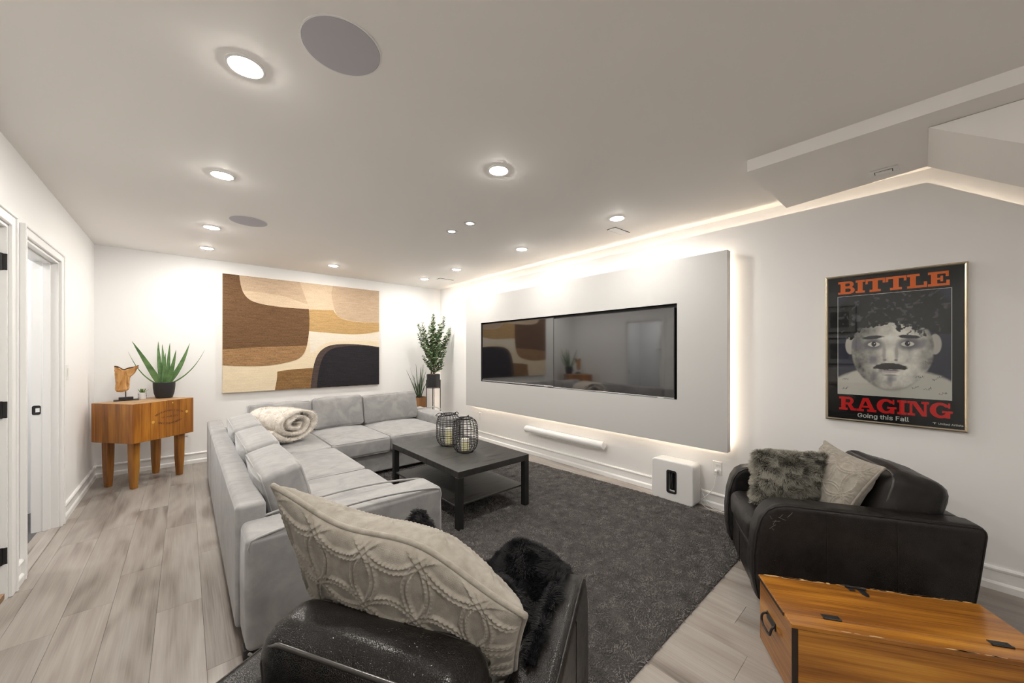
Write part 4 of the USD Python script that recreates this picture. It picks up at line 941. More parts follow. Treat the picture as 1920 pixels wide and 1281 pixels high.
# wood sculpture on its stand
M['teak'] = wood('carved_teak', [(0.2, (0.13, 0.05, 0.014)), (0.4, (0.36, 0.165, 0.045)), (0.55, (0.50, 0.26, 0.085)), (0.8, (0.60, 0.35, 0.14))], 'z', 14, 1.6, 0.35, 0.45, w=4)
M['bark'] = nmat('dark_bark', [(0.3, (0.03, 0.018, 0.01)), (0.7, (0.09, 0.05, 0.03))], ns=40, rough=0.8)
sc = thing('wood_sculpture', 'carved teak root sculpture on a black stand, left on the butcher block', 'sculpture', (-0.462, 5.60, 0.851), 6)
pc = np.array([(125, 705), (200, 725), (270, 755), (330, 735), (420, 720), (485, 695), (462, 750), (440, 800), (400, 838), (370, 860), (355, 900), (348, 990), (340, 1060), (290, 1085), (220, 1095), (160, 1085), (135, 1060), (142, 950), (136, 880), (130, 820)], float)
pc = np.column_stack([(pc[:, 0] - 300) * 0.00049, (1225 - pc[:, 1]) * 0.00069])
ring_ = Polygon(pc).buffer(0.006).buffer(-0.006)
cs_ = list(ring_.exterior.coords)[:-1]
if not ring_.exterior.is_ccw: cs_ = cs_[::-1]
slab_ = soft_slab(cs_, 0.055, 0.018, 5, 'y', 0, 0.006)
slab_ = slab_.subdivide().subdivide(); v = np.array(slab_.vertices)
nz = (meshkit.fbm(v * np.array([42, 30, 20]), 4, 6) - 0.5) * 0.034
dent = -0.024 * np.exp(-((v[:, 0] + 0.040) / 0.010) ** 2 - ((v[:, 2] - 0.155) / 0.03) ** 2) - 0.014 * np.exp(-((v[:, 0] - 0.004) / 0.007) ** 2 - ((v[:, 2] - 0.18) / 0.07) ** 2)
v[:, 1] += (nz - dent * 1.0) * np.sign(v[:, 1]) * -1
v[:, 0] += (meshkit.noise(v * 60, 3) - 0.5) * 0.004
obj('carved_root', trimesh.Trimesh(v, slab_.faces, process=False), M['teak'], sc, True)
edge_pts = np.array([(pc[k][0], 0, pc[k][1]) for k in range(0, 6)])
ep = spline(edge_pts, 40); ep[:, 2] += 0.002
obj('bark_edge', trimesh.Trimesh(tube(ep, 0.006, 8).vertices * [1, 3.6, 1], tube(ep, 0.006, 8).faces, process=False), M['bark'], sc, True, 'dark bark left on the upper edge')
obj('rod', trimesh.creation.cylinder(0.004, 0.075, sections=12).apply_translation([-0.004, 0, 0.0575]), M['black'], sc)
obj('block', bevbox(-0.055, 0.052, -0.032, 0.032, 0.010, 0.036, 0.002), M['black'], sc)
obj('base_plate', bevbox(-0.092, 0.092, -0.05, 0.05, 0, 0.0105, 0.002), M['black'], sc)

# succulent in a patterned pot
M['dots'] = usdkit.material(stage, '/World/Looks/dotted_glaze', {'tc': ('texture_coordinate', {}), 'mp': ('mapping', {'scale': (70.0, 70.0, 55.0)}), 'v': ('voronoi_texture', {'scale': 1.0, 'randomness': 0.15}), 'r': ('rgb_ramp', {'ramp': [(0.0, (0.03, 0.05, 0.11)), (0.26, (0.03, 0.05, 0.11)), (0.32, (0.72, 0.72, 0.74)), (1.0, (0.72, 0.72, 0.74))]}), 'p': ('principled_bsdf', {'roughness': 0.25})}, [('tc.object', 'mp.vector'), ('mp.vector', 'v.vector'), ('v.distance', 'r.fac'), ('r.color', 'p.base_color')], surface='p.BSDF')
def leafmat(name, c1, c2, ns=10, tr=0.25, scale=(1, 1, 1)):
    return usdkit.material(stage, '/World/Looks/' + name, {'tc': ('texture_coordinate', {}), 'mp': ('mapping', {'scale': scale}), 'n': ('noise_texture', {'scale': ns, 'detail': 3.0}), 'r': ('rgb_ramp', {'ramp': [(0.35, c1), (0.65, c2)]}),
        'p': ('principled_bsdf', {'roughness': 0.4, 'specular_ior_level': 0.4}), 't': ('translucent_bsdf', {}), 'm': ('mix_closure', {'fac': tr})}, [('tc.object', 'mp.vector'), ('mp.vector', 'n.vector'), ('n.fac', 'r.fac'), ('r.color', 'p.base_color'), ('r.color', 't.color'), ('p.BSDF', 'm.closure1'), ('t.BSDF', 'm.closure2')], surface='m.closure')
M['aloe'] = leafmat('aloe_leaf', (0.075, 0.16, 0.055), (0.15, 0.27, 0.10), 14, 0.05)
M['succ'] = leafmat('succulent_leaf', (0.10, 0.20, 0.05), (0.28, 0.42, 0.16), 30, 0.15)
M['soil'] = nmat('soil', [(0.3, (0.015, 0.011, 0.008)), (0.7, (0.05, 0.036, 0.026))], ns=60, rough=0.95, spec=0.1, bump=1.0, bscale=90.0, bdist=0.006)
def fleshy(base, tip, bow, w, th, n=16, face=None):
    """A thick tapering leaf: a curved spine with a crescent section."""
    base, tip, bow = map(lambda q: np.asarray(q, float), (base, tip, bow))
    s = np.linspace(0, 1, n)[:, None]; p = base * (1 - s) ** 2 + 2 * (base * 0.5 + tip * 0.5 + bow) * s * (1 - s) + tip * s ** 2
    t_ = np.gradient(p, axis=0); t_ /= np.linalg.norm(t_, axis=1, keepdims=True)
    out = np.array([tip[0] - base[0], tip[1] - base[1], 0.0]) if face is None else np.asarray(face, float)
    side = np.cross(t_, out); side /= np.linalg.norm(side, axis=1, keepdims=True) + 1e-9
    up = np.cross(side, t_); K = 12; a = np.linspace(0, 2 * math.pi, K, endpoint=False)
    wid = w * np.minimum(1, 0.75 + s * 1.2) * (1 - s ** 1.6) ** 0.9 + 0.0008; tk = th * (1 - s ** 1.5) + 0.0006
    V = p[:, None] + side[:, None] * (np.cos(a)[None, :, None] * wid[:, None]) + up[:, None] * ((np.sin(a) * np.where(np.sin(a) > 0, 0.35, 1.0) + 0.6 * np.cos(a) ** 2)[None, :, None] * tk[:, None])
    V = V.reshape(-1, 3); F = []
    for l in range(n - 1):
        for k in range(K):
            k2 = (k + 1) % K; F += [[l * K + k, l * K + k2, (l + 1) * K + k2], [l * K + k, (l + 1) * K + k2, (l + 1) * K + k]]
    c0 = len(V); V = np.vstack([V, p[0], p[-1]])
    for k in range(K):
        k2 = (k + 1) % K; F += [[c0, k2, k], [c0 + 1, (n - 1) * K + k, (n - 1) * K + k2]]
    m = trimesh.Trimesh(V, np.array(F), process=False)
    if m.volume < 0: m.invert()
    return m
su = thing('succulent', 'tiny succulent in a white pot with blue dots, between sculpture and aloe', 'potted plant', (-0.345, 5.655, 0.851), 0)
obj('pot', lathe([(0, 0), (0.032, 0), (0.035, 0.003), (0.036, 0.068), (0.034, 0.071), (0.031, 0.068), (0.030, 0.058), (0, 0.058)], 32), M['dots'], su, 30, 'white pot with dark blue dots')
obj('soil', lathe([(0, 0.0585), (0.0298, 0.0585), (0.028, 0.062), (0, 0.064)], 20), M['soil'], su, 30)
for k in range(15):
    a = k * 2.4; L_ = 0.028 + 0.03 * (1 - k / 15); el = 0.5 + k * 0.07
    tip = (L_ * math.cos(a) * math.cos(el), L_ * math.sin(a) * math.cos(el), 0.066 + L_ * math.sin(el) + 0.012)
    obj('leaf', fleshy((0.006 * math.cos(a), 0.006 * math.sin(a), 0.062), tip, (0.004 * math.cos(a), 0.004 * math.sin(a), -0.002), 0.0065, 0.003, 9), M['succ'], su, True)

# aloe
M['char'] = mat('charcoal_pot', (0.022, 0.022, 0.024), 0.55, 0.35, bump=0.2, bscale=300.0)
al = thing('aloe_plant', 'large aloe plant in a charcoal bowl pot on the butcher block', 'potted plant', (-0.172, 5.64, 0.851), 0)
obj('pot', lathe([(0, 0), (0.062, 0), (0.070, 0.006), (0.085, 0.06), (0.0915, 0.12), (0.093, 0.172), (0.090, 0.175), (0.086, 0.172), (0.084, 0.155), (0, 0.155)], 48), M['char'], al, 30, 'charcoal bowl pot')
obj('soil', lathe([(0, 0.1555), (0.0835, 0.1555), (0.08, 0.161), (0, 0.165)], 28), M['soil'], al, 30)
z0 = 0.162
for base, tip, bow, w_, th_ in [((-.045, -.01), (-.275, -.05, .515), (-.03, 0, -.10), .014, .008), ((-.028, -.03), (-.245, -.07, .625), (.005, 0, .005), .031, .013), ((-.01, .02), (-.05, .06, .63), (-.02, 0, .0), .025, .011),
                                ((.005, .03), (-.02, .12, .60), (0, 0, 0), .022, .010), ((.02, .015), (.045, .04, .615), (.0, 0, 0), .022, .010), ((.02, -.03), (.098, -.08, .535), (.01, 0, -.03), .026, .012),
                                ((.03, .01), (.215, .07, .615), (.01, 0, -.05), .024, .011), ((.035, -.015), (.205, -.02, .565), (.03, 0, -.08), .024, .011), ((.045, .0), (.345, -.01, .535), (.04, 0, -.10), .016, .009), ((.0, -.02), (.035, -.05, .46), (.01, 0, 0), .016, .009), ((-.01, .0), (.01, .02, .50), (0, 0, 0), .018, .009)]:
    obj('leaf', fleshy((base[0], base[1], z0 - 0.01), tip, bow, w_, th_, 20, face=(0.25 * (base[0] or 0.01) / 0.03, -1, 0) if abs(base[0]) < 0.034 else None), M['aloe'], al, True)

# ------------------------------------------------------------------ abstract canvas (crop coordinates of its four corners fix the shapes)
src = np.array([(68, 128), (1195, 245), (1195, 920), (68, 995)], float); dst = np.array([(0, 1), (1, 1), (1, 0), (0, 0)], float)
Am = []
for (x, y), (X, Y) in zip(src, dst): Am += [[x, y, 1, 0, 0, 0, -X * x, -X * y, -X], [0, 0, 0, x, y, 1, -Y * x, -Y * y, -Y]]
Hm = np.linalg.svd(np.array(Am))[2][-1].reshape(3, 3)
CWd, CHt = 2.016, 1.525
def cv(pts):
    q = np.column_stack([np.array(pts, float), np.ones(len(pts))]) @ Hm.T
    return q[:, :2] / q[:, 2:] * [CWd, CHt]
def chaikin(p, n=2):
    p = np.asarray(p)
    a_, b_ = p - np.roll(p, 1, 0), np.roll(p, -1, 0) - p
    turn = np.abs(np.degrees(np.arctan2(a_[:, 0] * b_[:, 1] - a_[:, 1] * b_[:, 0], (a_ * b_).sum(1))))
    p = np.repeat(p, np.where(turn > 48, 4, 1), axis=0)
    for _ in range(n):
        q = np.roll(p, -1, 0); p = np.stack([0.75 * p + 0.25 * q, 0.25 * p + 0.75 * q], 1).reshape(-1, 2)
    return p
def linen(name, c, var=0.25, band=None):
    c = np.array(c); lo, hi = tuple(c * (1 - var)), tuple(np.minimum(c * (1 + var), 0.95))
    nodes = {'tc': ('texture_coordinate', {}), 'm1': ('mapping', {'scale': (40, 1, 170)}), 'm2': ('mapping', {'scale': (170, 1, 40)}), 'm3': ('mapping', {'scale': (3, 1, 22)}),
             'a': ('noise_texture', {'scale': 1.0, 'detail': 3.0}), 'b': ('noise_texture', {'scale': 1.0, 'detail': 3.0}), 'c': ('noise_texture', {'scale': 2.2, 'detail': 3.0}),
             's': ('math', {'math_type': 'add'}), 's2': ('math', {'math_type': 'add'}), 'd': ('math', {'math_type': 'multiply', 'value2': 0.3333}), 'r': ('rgb_ramp', {'ramp': [(0.34, lo), (0.5, tuple(c)), (0.66, hi)]}), 'p': ('principled_bsdf', {'roughness': 0.85, 'specular_ior_level': 0.15})}
    links = [('tc.object', 'm1.vector'), ('tc.object', 'm2.vector'), ('tc.object', 'm3.vector'), ('m1.vector', 'a.vector'), ('m2.vector', 'b.vector'), ('m3.vector', 'c.vector'), ('a.fac', 's.value1'), ('b.fac', 's.value2'), ('s.value', 's2.value1'), ('c.fac', 's2.value2'), ('s2.value', 'd.value1'), ('d.value', 'r.fac'), ('r.color', 'p.base_color')]
    return usdkit.material(stage, '/World/Looks/' + name, nodes, links, surface='p.BSDF')
L_ = dict(cream=linen('linen_cream', (0.72, 0.61, 0.44), 0.12), ivory=linen('linen_ivory', (0.72, 0.65, 0.55), 0.1), beige=linen('linen_beige', (0.50, 0.375, 0.265), 0.22), beige2=linen('linen_sand', (0.60, 0.47, 0.335), 0.18), gold=linen('linen_gold', (0.46, 0.30, 0.135), 0.3), brown=linen('linen_brown', (0.14, 0.078, 0.04), 0.45), brown2=linen('linen_light_brown', (0.30, 0.175, 0.085), 0.5), umber=linen('linen_umber', (0.23, 0.13, 0.055), 0.5), grey=linen('linen_taupe', (0.075, 0.055, 0.05), 0.4), char=linen('linen_charcoal', (0.024, 0.022, 0.026), 0.35))
cvx = thing('abstract_canvas', 'large brown, cream and charcoal abstract canvas above the sofa', 'canvas art', (0.356, YB, 0.841), 0)
obj('stretcher', bevbox(0, CWd, -0.038, -0.001, 0, CHt, 0.004), L_['cream'], cvx, 30)
full = sbox(0.001, 0.001, CWd - 0.001, CHt - 0.001)
E_ = 400
patches = [
 ('ivory', [(690, 545), (850, 556), (1000, 566), (1100, 560), (1300, 530), (1300, 665), (1195, 650), (1060, 632), (920, 630), (800, 655), (700, 700)]),
 ('beige2', [(560, 60), (860, 60), (852, 260), (865, 340), (870, 392), (690, 384), (676, 330), (650, 260), (620, 183)]),
 ('beige', [(186, 60), (186, 140), (195, 200), (215, 270), (260, 320), (330, 345), (430, 362), (560, 375), (692, 384), (676, 330), (650, 260), (620, 183), (590, 60)]),
 ('beige2', [(205, 250), (330, 262), (480, 280), (600, 320), (676, 345), (692, 384), (560, 376), (430, 363), (330, 346), (260, 321)]),
 ('beige', [(862, 60), (862, 210), (848, 260), (862, 340), (880, 410), (910, 440), (980, 462), (1080, 472), (1300, 477), (1300, 60)]),
 ('gold', [(690, 384), (866, 388), (880, 412), (910, 442), (980, 464), (1080, 474), (1300, 477), (1300, 520), (1195, 537), (1100, 555), (1000, 562), (850, 552), (640, 535)]),
 ('cream', [(690, 1080), (712, 800), (730, 700), (765, 645), (850, 612), (1000, 604), (1300, 612), (1300, 1080)]),
 ('umber', [(462, 835), (560, 818), (730, 806), (720, 1080), (430, 1080), (443, 968), (458, 900)]),
 ('cream', [(-60, 915), (68, 893), (250, 862), (462, 835), (458, 900), (443, 968), (430, 1080), (-60, 1080)]),
 ('grey', [(698, 1080), (700, 950), (715, 830), (735, 740), (770, 680), (830, 642), (920, 630), (1060, 632), (1195, 650), (1300, 668), (1300, 1080)]),
 ('char', [(743, 1080), (745, 948), (755, 850), (775, 760), (805, 700), (860, 660), (960, 645), (1080, 640), (1195, 655), (1300, 672), (1300, 1080)]),
 ('brown', [(-60, 60), (186, 60), (188, 140), (195, 200), (215, 270), (260, 320), (330, 345), (430, 362), (560, 375), (688, 380), (693, 450), (690, 550), (675, 650), (650, 710), (610, 745), (540, 765), (450, 785), (330, 797), (200, 798), (68, 792), (-60, 780)]),
 ('brown2', [(-60, 690), (68, 680), (300, 660), (676, 645), (650, 710), (610, 745), (540, 765), (450, 785), (330, 797), (200, 798), (68, 792), (-60, 780)]),
]
for k, (nm, pts) in enumerate(patches):
    pl_ = np.asarray(pts, float)
    po = Polygon(chaikin(cv(pl_), 2)).buffer(0).intersection(full)
    if po.is_empty: continue
    obj('painted_patch', prism(po, 0.0004 + 0.0003 * k, 'y', -0.0384 - 0.0003 * k), L_[nm], cvx, False)

# ------------------------------------------------------------------ framed poster
PWd, PHt = 0.645, 1.012
ps = thing('framed_poster', 'framed black film poster with an orange and red title, on the right wall', 'poster', (XW, 0.142, 0.880), -90)
M['champ'] = mat('champagne_metal', (0.62, 0.55, 0.42), 0.25, 0.5, metallic=0.9)
M['print'] = mat('poster_black', (0.012, 0.012, 0.013), 0.6, 0.2)
M['orange'] = mat('poster_orange', (0.95, 0.19, 0.02), 0.6, 0.2); M['red'] = mat('poster_red', (0.78, 0.02, 0.02), 0.6, 0.2); M['pwhite'] = mat('poster_white', (0.72, 0.72, 0.68), 0.6, 0.2)
fo, fi = sbox(-PWd / 2, 0, PWd / 2, PHt), sbox(-PWd / 2 + 0.013, 0.013, PWd / 2 - 0.013, PHt - 0.013)
for a_, b_ in ((0, 1),):
    corners_o = np.array([(-PWd / 2, 0), (PWd / 2, 0), (PWd / 2, PHt), (-PWd / 2, PHt)]); corners_i = np.array([(-PWd / 2 + .014, .014), (PWd / 2 - .014, .014), (PWd / 2 - .014, PHt - .014), (-PWd / 2 + .014, PHt - .014)])
    for k in range(4):
        k2 = (k + 1) % 4
        o0, o1, i1, i0 = corners_o[k], corners_o[k2], corners_i[k2], corners_i[k]
        pts = []
        for q, d in ((o0, -0.001), (o1, -0.001), (i0, -0.001), (i1, -0.001), (o0, -0.024), (o1, -0.024), (o0 * 0.45 + i0 * 0.55, -0.028), (o1 * 0.45 + i1 * 0.55, -0.028), (i0, -0.022), (i1, -0.022)): pts.append((q[0], d, q[1]))
        obj('frame_rail', hull(pts), M['champ'], ps, 20)
sheet = obj('print', bx(-PWd / 2 + 0.012, PWd / 2 - 0.012, -0.013, -0.010, 0.012, PHt - 0.012), M['print'], ps, False, 'black poster sheet')
def slabfont(ch):
    B = lambda x0, y0, x1, y1: sbox(x0, y0, x1, y1); s = 0.17
    serif = lambda x, w=0.40, top=True: B(x - w / 2, 1 - s, x + w / 2, 1) if top else B(x - w / 2, 0, x + w / 2, s)
    ell = lambda cx, cy, rx, ry: affinity.scale(Point(cx, cy).buffer(1, quad_segs=16), rx, ry)
    st = lambda x: B(x - 0.14, 0, x + 0.14, 1)
    if ch == 'I': return unary_union([st(0.26), B(0, 1 - s, 0.52, 1), B(0, 0, 0.52, s)]), 0.55
    if ch == 'T': return unary_union([B(0.38, 0, 0.66, 1), B(0.0, 1 - s, 1.04, 1), B(0, 0.62, 0.13, 1), B(0.91, 0.62, 1.04, 1), B(0.22, 0, 0.82, s)]), 1.07
    if ch == 'L': return unary_union([B(0.14, 0, 0.42, 1), B(0, 1 - s, 0.6, 1), B(0, 0, 0.94, s), B(0.79, 0, 0.94, 0.42)]), 0.98
    if ch == 'E': return unary_union([B(0.14, 0, 0.42, 1), B(0, 1 - s, 0.93, 1), B(0, 0, 0.97, s), B(0.79, 0.62, 0.93, 1), B(0.82, 0, 0.97, 0.38), B(0.3, 0.43, 0.66, 0.57), B(0.56, 0.30, 0.68, 0.70)]), 1.0
    if ch == 'B': return unary_union([B(0.14, 0, 0.42, 1), B(0, 1 - s, 0.6, 1), B(0, 0, 0.6, s), (unary_union([B(0.3, 0.48, 0.62, 1), ell(0.62, 0.74, 0.28, 0.26)]).difference(unary_union([B(0.42, 0.62, 0.58, 0.84), ell(0.58, 0.73, 0.11, 0.11)]))), (unary_union([B(0.3, 0, 0.64, 0.55), ell(0.64, 0.275, 0.32, 0.275)]).difference(unary_union([B(0.42, 0.16, 0.6, 0.43), ell(0.6, 0.295, 0.13, 0.135)])))]), 1.0
    if ch == 'R': return unary_union([B(0.14, 0, 0.42, 1), B(0, 1 - s, 0.6, 1), B(0, 0, 0.55, s), (unary_union([B(0.3, 0.42, 0.62, 1), ell(0.62, 0.71, 0.30, 0.29)]).difference(unary_union([B(0.42, 0.57, 0.58, 0.85), ell(0.58, 0.71, 0.13, 0.14)]))), Polygon([(0.5, 0.5), (0.76, 0.5), (0.94, s), (1.08, s), (1.08, 0), (0.74, 0)])]), 1.1
    if ch == 'A': return unary_union([Polygon([(0.12, s), (0.28, s), (0.54, 0.78), (0.80, s), (1.06, s), (0.72, 1), (0.38, 1)]), B(0, 0, 0.44, s), B(0.64, 0, 1.18, s), Polygon([(0.12, 0), (0.28, 0), (0.30, s), (0.14, s)]), Polygon([(0.78, 0), (1.08, 0), (1.06, s), (0.8, s)]), B(0.3, 0.28, 0.85, 0.42)]), 1.2
    if ch == 'N': return unary_union([B(0.12, 0, 0.26, 1), B(0, 1 - s, 0.42, 1), B(0, 0, 0.4, s), B(0.86, 0, 1.0, 1), B(0.72, 1 - s, 1.12, 1), Polygon([(0.16, 1), (0.46, 1), (1.0, 0), (0.76, 0)])]), 1.15
    if ch == 'G': return unary_union([ell(0.52, 0.5, 0.52, 0.52).difference(ell(0.56, 0.5, 0.25, 0.34)).difference(B(0.56, 0.42, 1.2, 0.72)), B(0.6, 0.33, 1.12, 0.48), B(0.78, 0.0, 1.0, 0.45), B(0.90, 0.66, 1.0, 1)]), 1.15
def title(s, x0, x1, z0, h):
    parts, x = [], 0
    for ch in s:
        g, w = slabfont(ch); parts.append(affinity.translate(g, x, 0)); x += w
    k = (x1 - x0) / (x - 0.05)
    return [affinity.scale(g, k, h, origin=(0, 0)) for g in parts], (x0, z0)
for s, x0, x1, z0, h, m in (('BITTLE', -0.255, 0.25, PHt * (1 - 0.128), 0.088, M['orange']), ('RAGING', -0.250, 0.262, PHt * (1 - 0.927), 0.092, M['red'])):
    gs, (ox, oz) = title(s, x0, x1, z0, h)
    for g, ch in zip(gs, s):
        obj('letter', move(prism(g, 0.0006, 'y', -0.0136), (ox, 0, oz)), m, sheet, False, kind=None)
tg = text('Going this Fall', 0.027, 0.0006, True); tg.apply_translation([-tg.bounds[:, 0].mean(), 0, 0]); tg.apply_scale([0.24 / (tg.bounds[1, 0] - tg.bounds[0, 0]), 1, 1])
obj('tagline', move(upright(tg), (-0.035, -0.0131, PHt * (1 - 0.968))), M['pwhite'], sheet, False, 'white tagline lettering', kind='stuff')
tg = text('United Artists', 0.0115, 0.0006, True); tg.apply_scale([0.098 / (tg.bounds[1, 0] - tg.bounds[0, 0]), 1, 1])
obj('studio_line', move(upright(tg), (0.205, -0.0131, 0.032)), M['pwhite'], sheet, False, 'small white studio lettering', kind='stuff')
obj('studio_mark', cat_([bx(0.184, 0.199, -0.0137, -0.0131, 0.040, 0.044), bx(0.190, 0.1935, -0.0137, -0.0131, 0.032, 0.040)]), M['pwhite'], sheet, False)
# painted portrait: a plain generic face, colours per vertex
IX0, IX1, IZ0, IZ1 = -0.255, 0.258, PHt * (1 - 0.816), PHt * (1 - 0.146)
obj('white_border', prism(sbox(IX0 - 0.003, IZ0 - 0.003, IX1 + 0.003, IZ1 + 0.003).difference(sbox(IX0, IZ0, IX1, IZ1)), 0.0006, 'y', -0.0137), M['pwhite'], sheet, False)
nx_, nz_ = 190, 250
gx_, gz_ = np.meshgrid(np.linspace(0, 1, nx_), np.linspace(0, 1, nz_), indexing='ij')
def portrait(x, y):
    p3 = np.dstack([x, y, 0 * x]); sm = lambda e0, e1, v_: np.clip((v_ - e0) / (e1 - e0), 0, 1) ** 2 * (3 - 2 * np.clip((v_ - e0) / (e1 - e0), 0, 1))
    col = np.ones(x.shape + (3,)) * np.array([0.035, 0.036, 0.055])
    mixc = lambda c_, w_: col * (1 - w_[..., None]) + np.array(c_) * w_[..., None]
    el = lambda cx, cy, rx, ry: np.hypot((x - cx) / rx, (y - cy) / ry)
    n1 = meshkit.fbm(p3 * 14, 4, 1); n2 = meshkit.fbm(p3 * 40, 3, 2); n3 = meshkit.fbm(p3 * 6, 3, 5)
    sh = sm(1.0, 0.93, el(0.5, -0.12, 0.72, 0.42) + 0.05 * (n1 - .5)); col = mixc((0.48, 0.46, 0.42), sh)
    neck = sm(1.0, 0.85, el(0.5, 0.24, 0.26, 0.2)); col = mixc((0.33, 0.31, 0.30), neck)
    for s_ in (-1, 1):
        ear = sm(1.0, 0.85, el(0.5 + s_ * 0.375, 0.50, 0.055, 0.10)); col = mixc((0.42, 0.40, 0.37), ear)
    face = sm(1.0, 0.95, el(0.5, 0.45, 0.375, 0.39) + 0.03 * (n1 - .5)); base = 0.60 - 0.40 * sm(0.06, 0.36, np.abs(x - 0.56)) - 0.16 * sm(0.25, 0.08, y) + 0.42 * (n1 - 0.5) + 0.14 * (n2 - .5)
    fc = base[..., None] * np.array([1.0, 0.96, 0.89]); col = col * (1 - face[..., None]) + fc * face[..., None]
    col = mixc((0.15, 0.14, 0.17), 0.75 * face * sm(0.60, 0.75, n3) )
    hair = sm(0.63, 0.655, y - 0.05 * np.cos((x - 0.5) * 6.0) + 0.22 * (n1 - .5) + 0.10 * (n2 - .5)) * sm(1.12, 1.02, el(0.5, 0.70, 0.50, 0.42) + 0.12 * (n1 - .5))
    curl = 0.018 + 0.05 * sm(0.62, 0.75, meshkit.fbm(np.dstack([x * 30 + 3 * n1, y * 34 + 3 * n3, 0 * x]), 2, 9)); col = col * (1 - hair[..., None]) + curl[..., None] * np.array([1, 1, 1.05]) * hair[..., None]
    for s_ in (-1, 1):
        ex = 0.5 + s_ * 0.15; ey = 0.505
        col = mixc((0.10, 0.095, 0.11), 0.85 * sm(1.25, 0.5, el(ex, ey, 0.105, 0.062)))
        col = mixc((0.60, 0.58, 0.55), sm(1.05, 0.85, el(ex, ey, 0.058, 0.024)))
        col = mixc((0.02, 0.02, 0.025), sm(1.05, 0.9, el(ex, ey + 0.004, 0.023, 0.026)))
        col = mixc((0.9, 0.9, 0.9), sm(1.2, 0.8, el(ex + 0.008, ey + 0.010, 0.006, 0.006)))
        brow = sm(1.1, 0.8, el(ex + s_ * 0.01, ey + 0.07 - 0.25 * (np.abs(x - 0.5) - 0.15) ** 1.0 * 0.3, 0.10, 0.018) + 0.3 * (n2 - .5)); col = mixc((0.03, 0.03, 0.035), brow)
        col = mixc((0.12, 0.11, 0.11), 0.8 * sm(1.2, 0.6, el(0.5 + s_ * 0.05, 0.352, 0.018, 0.012)))
        col = mixc((0.22, 0.20, 0.21), 0.6 * sm(1.2, 0.4, el(0.5 + s_ * 0.055, 0.42, 0.02, 0.10)))
    col = mixc((0.72, 0.68, 0.58), 0.7 * sm(1.1, 0.3, el(0.505, 0.40, 0.04, 0.08)))
    mus = sm(1.1, 0.85, el(0.5, 0.292 - 0.35 * (x - 0.5) ** 2 * 2, 0.155, 0.032) + 0.35 * (n2 - .5)); col = mixc((0.035, 0.033, 0.035), mus)
    col = mixc((0.36, 0.30, 0.32), 0.8 * sm(1.1, 0.7, el(0.5, 0.243, 0.085, 0.016))); col = mixc((0.08, 0.07, 0.08), sm(1.1, 0.6, el(0.5, 0.255, 0.095, 0.006)))
    col = mixc((0.12, 0.11, 0.12), 0.6 * sm(1.1, 0.5, el(0.5, 0.205, 0.075, 0.012)))
    return np.clip(col * 1.45, 0, 1)
colr = portrait(gx_, gz_)
vv_ = np.stack([IX0 + gx_ * (IX1 - IX0), np.full_like(gx_, -0.01325), IZ0 + gz_ * (IZ1 - IZ0)], -1).reshape(-1, 3)
idx = np.arange(nx_ * nz_).reshape(nx_, nz_); i, j = np.meshgrid(np.arange(nx_ - 1), np.arange(nz_ - 1), indexing='ij')
f = np.vstack([np.stack([idx[i, j].ravel(), idx[i + 1, j].ravel(), idx[i + 1, j + 1].ravel()], 1), np.stack([idx[i, j].ravel(), idx[i + 1, j + 1].ravel(), idx[i, j + 1].ravel()], 1)])
pm_ = obj('portrait', trimesh.Trimesh(vv_, f, process=False), vcol('poster_paint', 0.6, 0.2), sheet, False, 'grey painted face with dark hair and moustache')
UsdGeom.PrimvarsAPI(pm_).CreatePrimvar('Cd', Sdf.ValueTypeNames.Color3fArray, 'vertex').Set(Vt.Vec3fArray.FromNumpy(colr.reshape(-1, 3).astype(np.float32)))
M['inkblue'] = mat('pen_ink', (0.02, 0.02, 0.05), 0.5)
sg_ = np.random.default_rng(8)
for (px_, pz_) in [(0.05, 0.23), (0.06, 0.15), (0.06, 0.05), (0.82, 0.32), (0.73, 0.19), (0.70, 0.09), (0.86, 0.17), (0.80, 0.08), (0.92, 0.05), (0.91, 0.20)]:
    k = 16; xs_ = np.cumsum(sg_.random(k)) * 0.0045 + IX0 + px_ * (IX1 - IX0) - 0.01; zs_ = IZ0 + pz_ * (IZ1 - IZ0) + (sg_.random(k) - 0.5) * 0.018 + np.linspace(0, 0.008, k)
    xs_ = np.minimum(xs_, IX1 - 0.004); zs_ = np.maximum(zs_, IZ0 + 0.003)
    obj('autograph', tube(spline(np.column_stack([xs_, np.full(k, -0.0136), zs_]), 60), 0.0006, 4), M['inkblue'], sheet, True)
obj('glazing', bx(-PWd / 2 + 0.0145, PWd / 2 - 0.0145, -0.0195, -0.0175, 0.0145, PHt - 0.0145), M['pane'], ps, False, 'clear glass over the print')

# ------------------------------------------------------------------ eucalyptus on its stand, snake plant
eu = thing('eucalyptus_plant', 'tall artificial eucalyptus in a black pot on a thin wire stand', 'potted plant', (3.13, 5.50, 0.0), 0)
obj('pot', lathe([(0, 0.775), (0.104, 0.775), (0.108, 0.78), (0.110, 0.99), (0.107, 0.995), (0.102, 0.99), (0.10, 0.96), (0, 0.96)], 40), M['blackp'], eu, 30, 'black cylinder pot')
obj('soil', lathe([(0, 0.9605), (0.0995, 0.9605), (0.09, 0.966), (0, 0.97)], 24), M['soil'], eu, 30)
for k in range(4):
    a = math.pi / 4 + k * math.pi / 2 + 0.35
    obj('stand_leg', tube([(0.114 * math.cos(a), 0.114 * math.sin(a), 0), (0.114 * math.cos(a), 0.114 * math.sin(a), 0.90)], 0.0055, 8), M['black'], eu, True)
aa = np.linspace(0, 2 * math.pi, 41)[:-1]
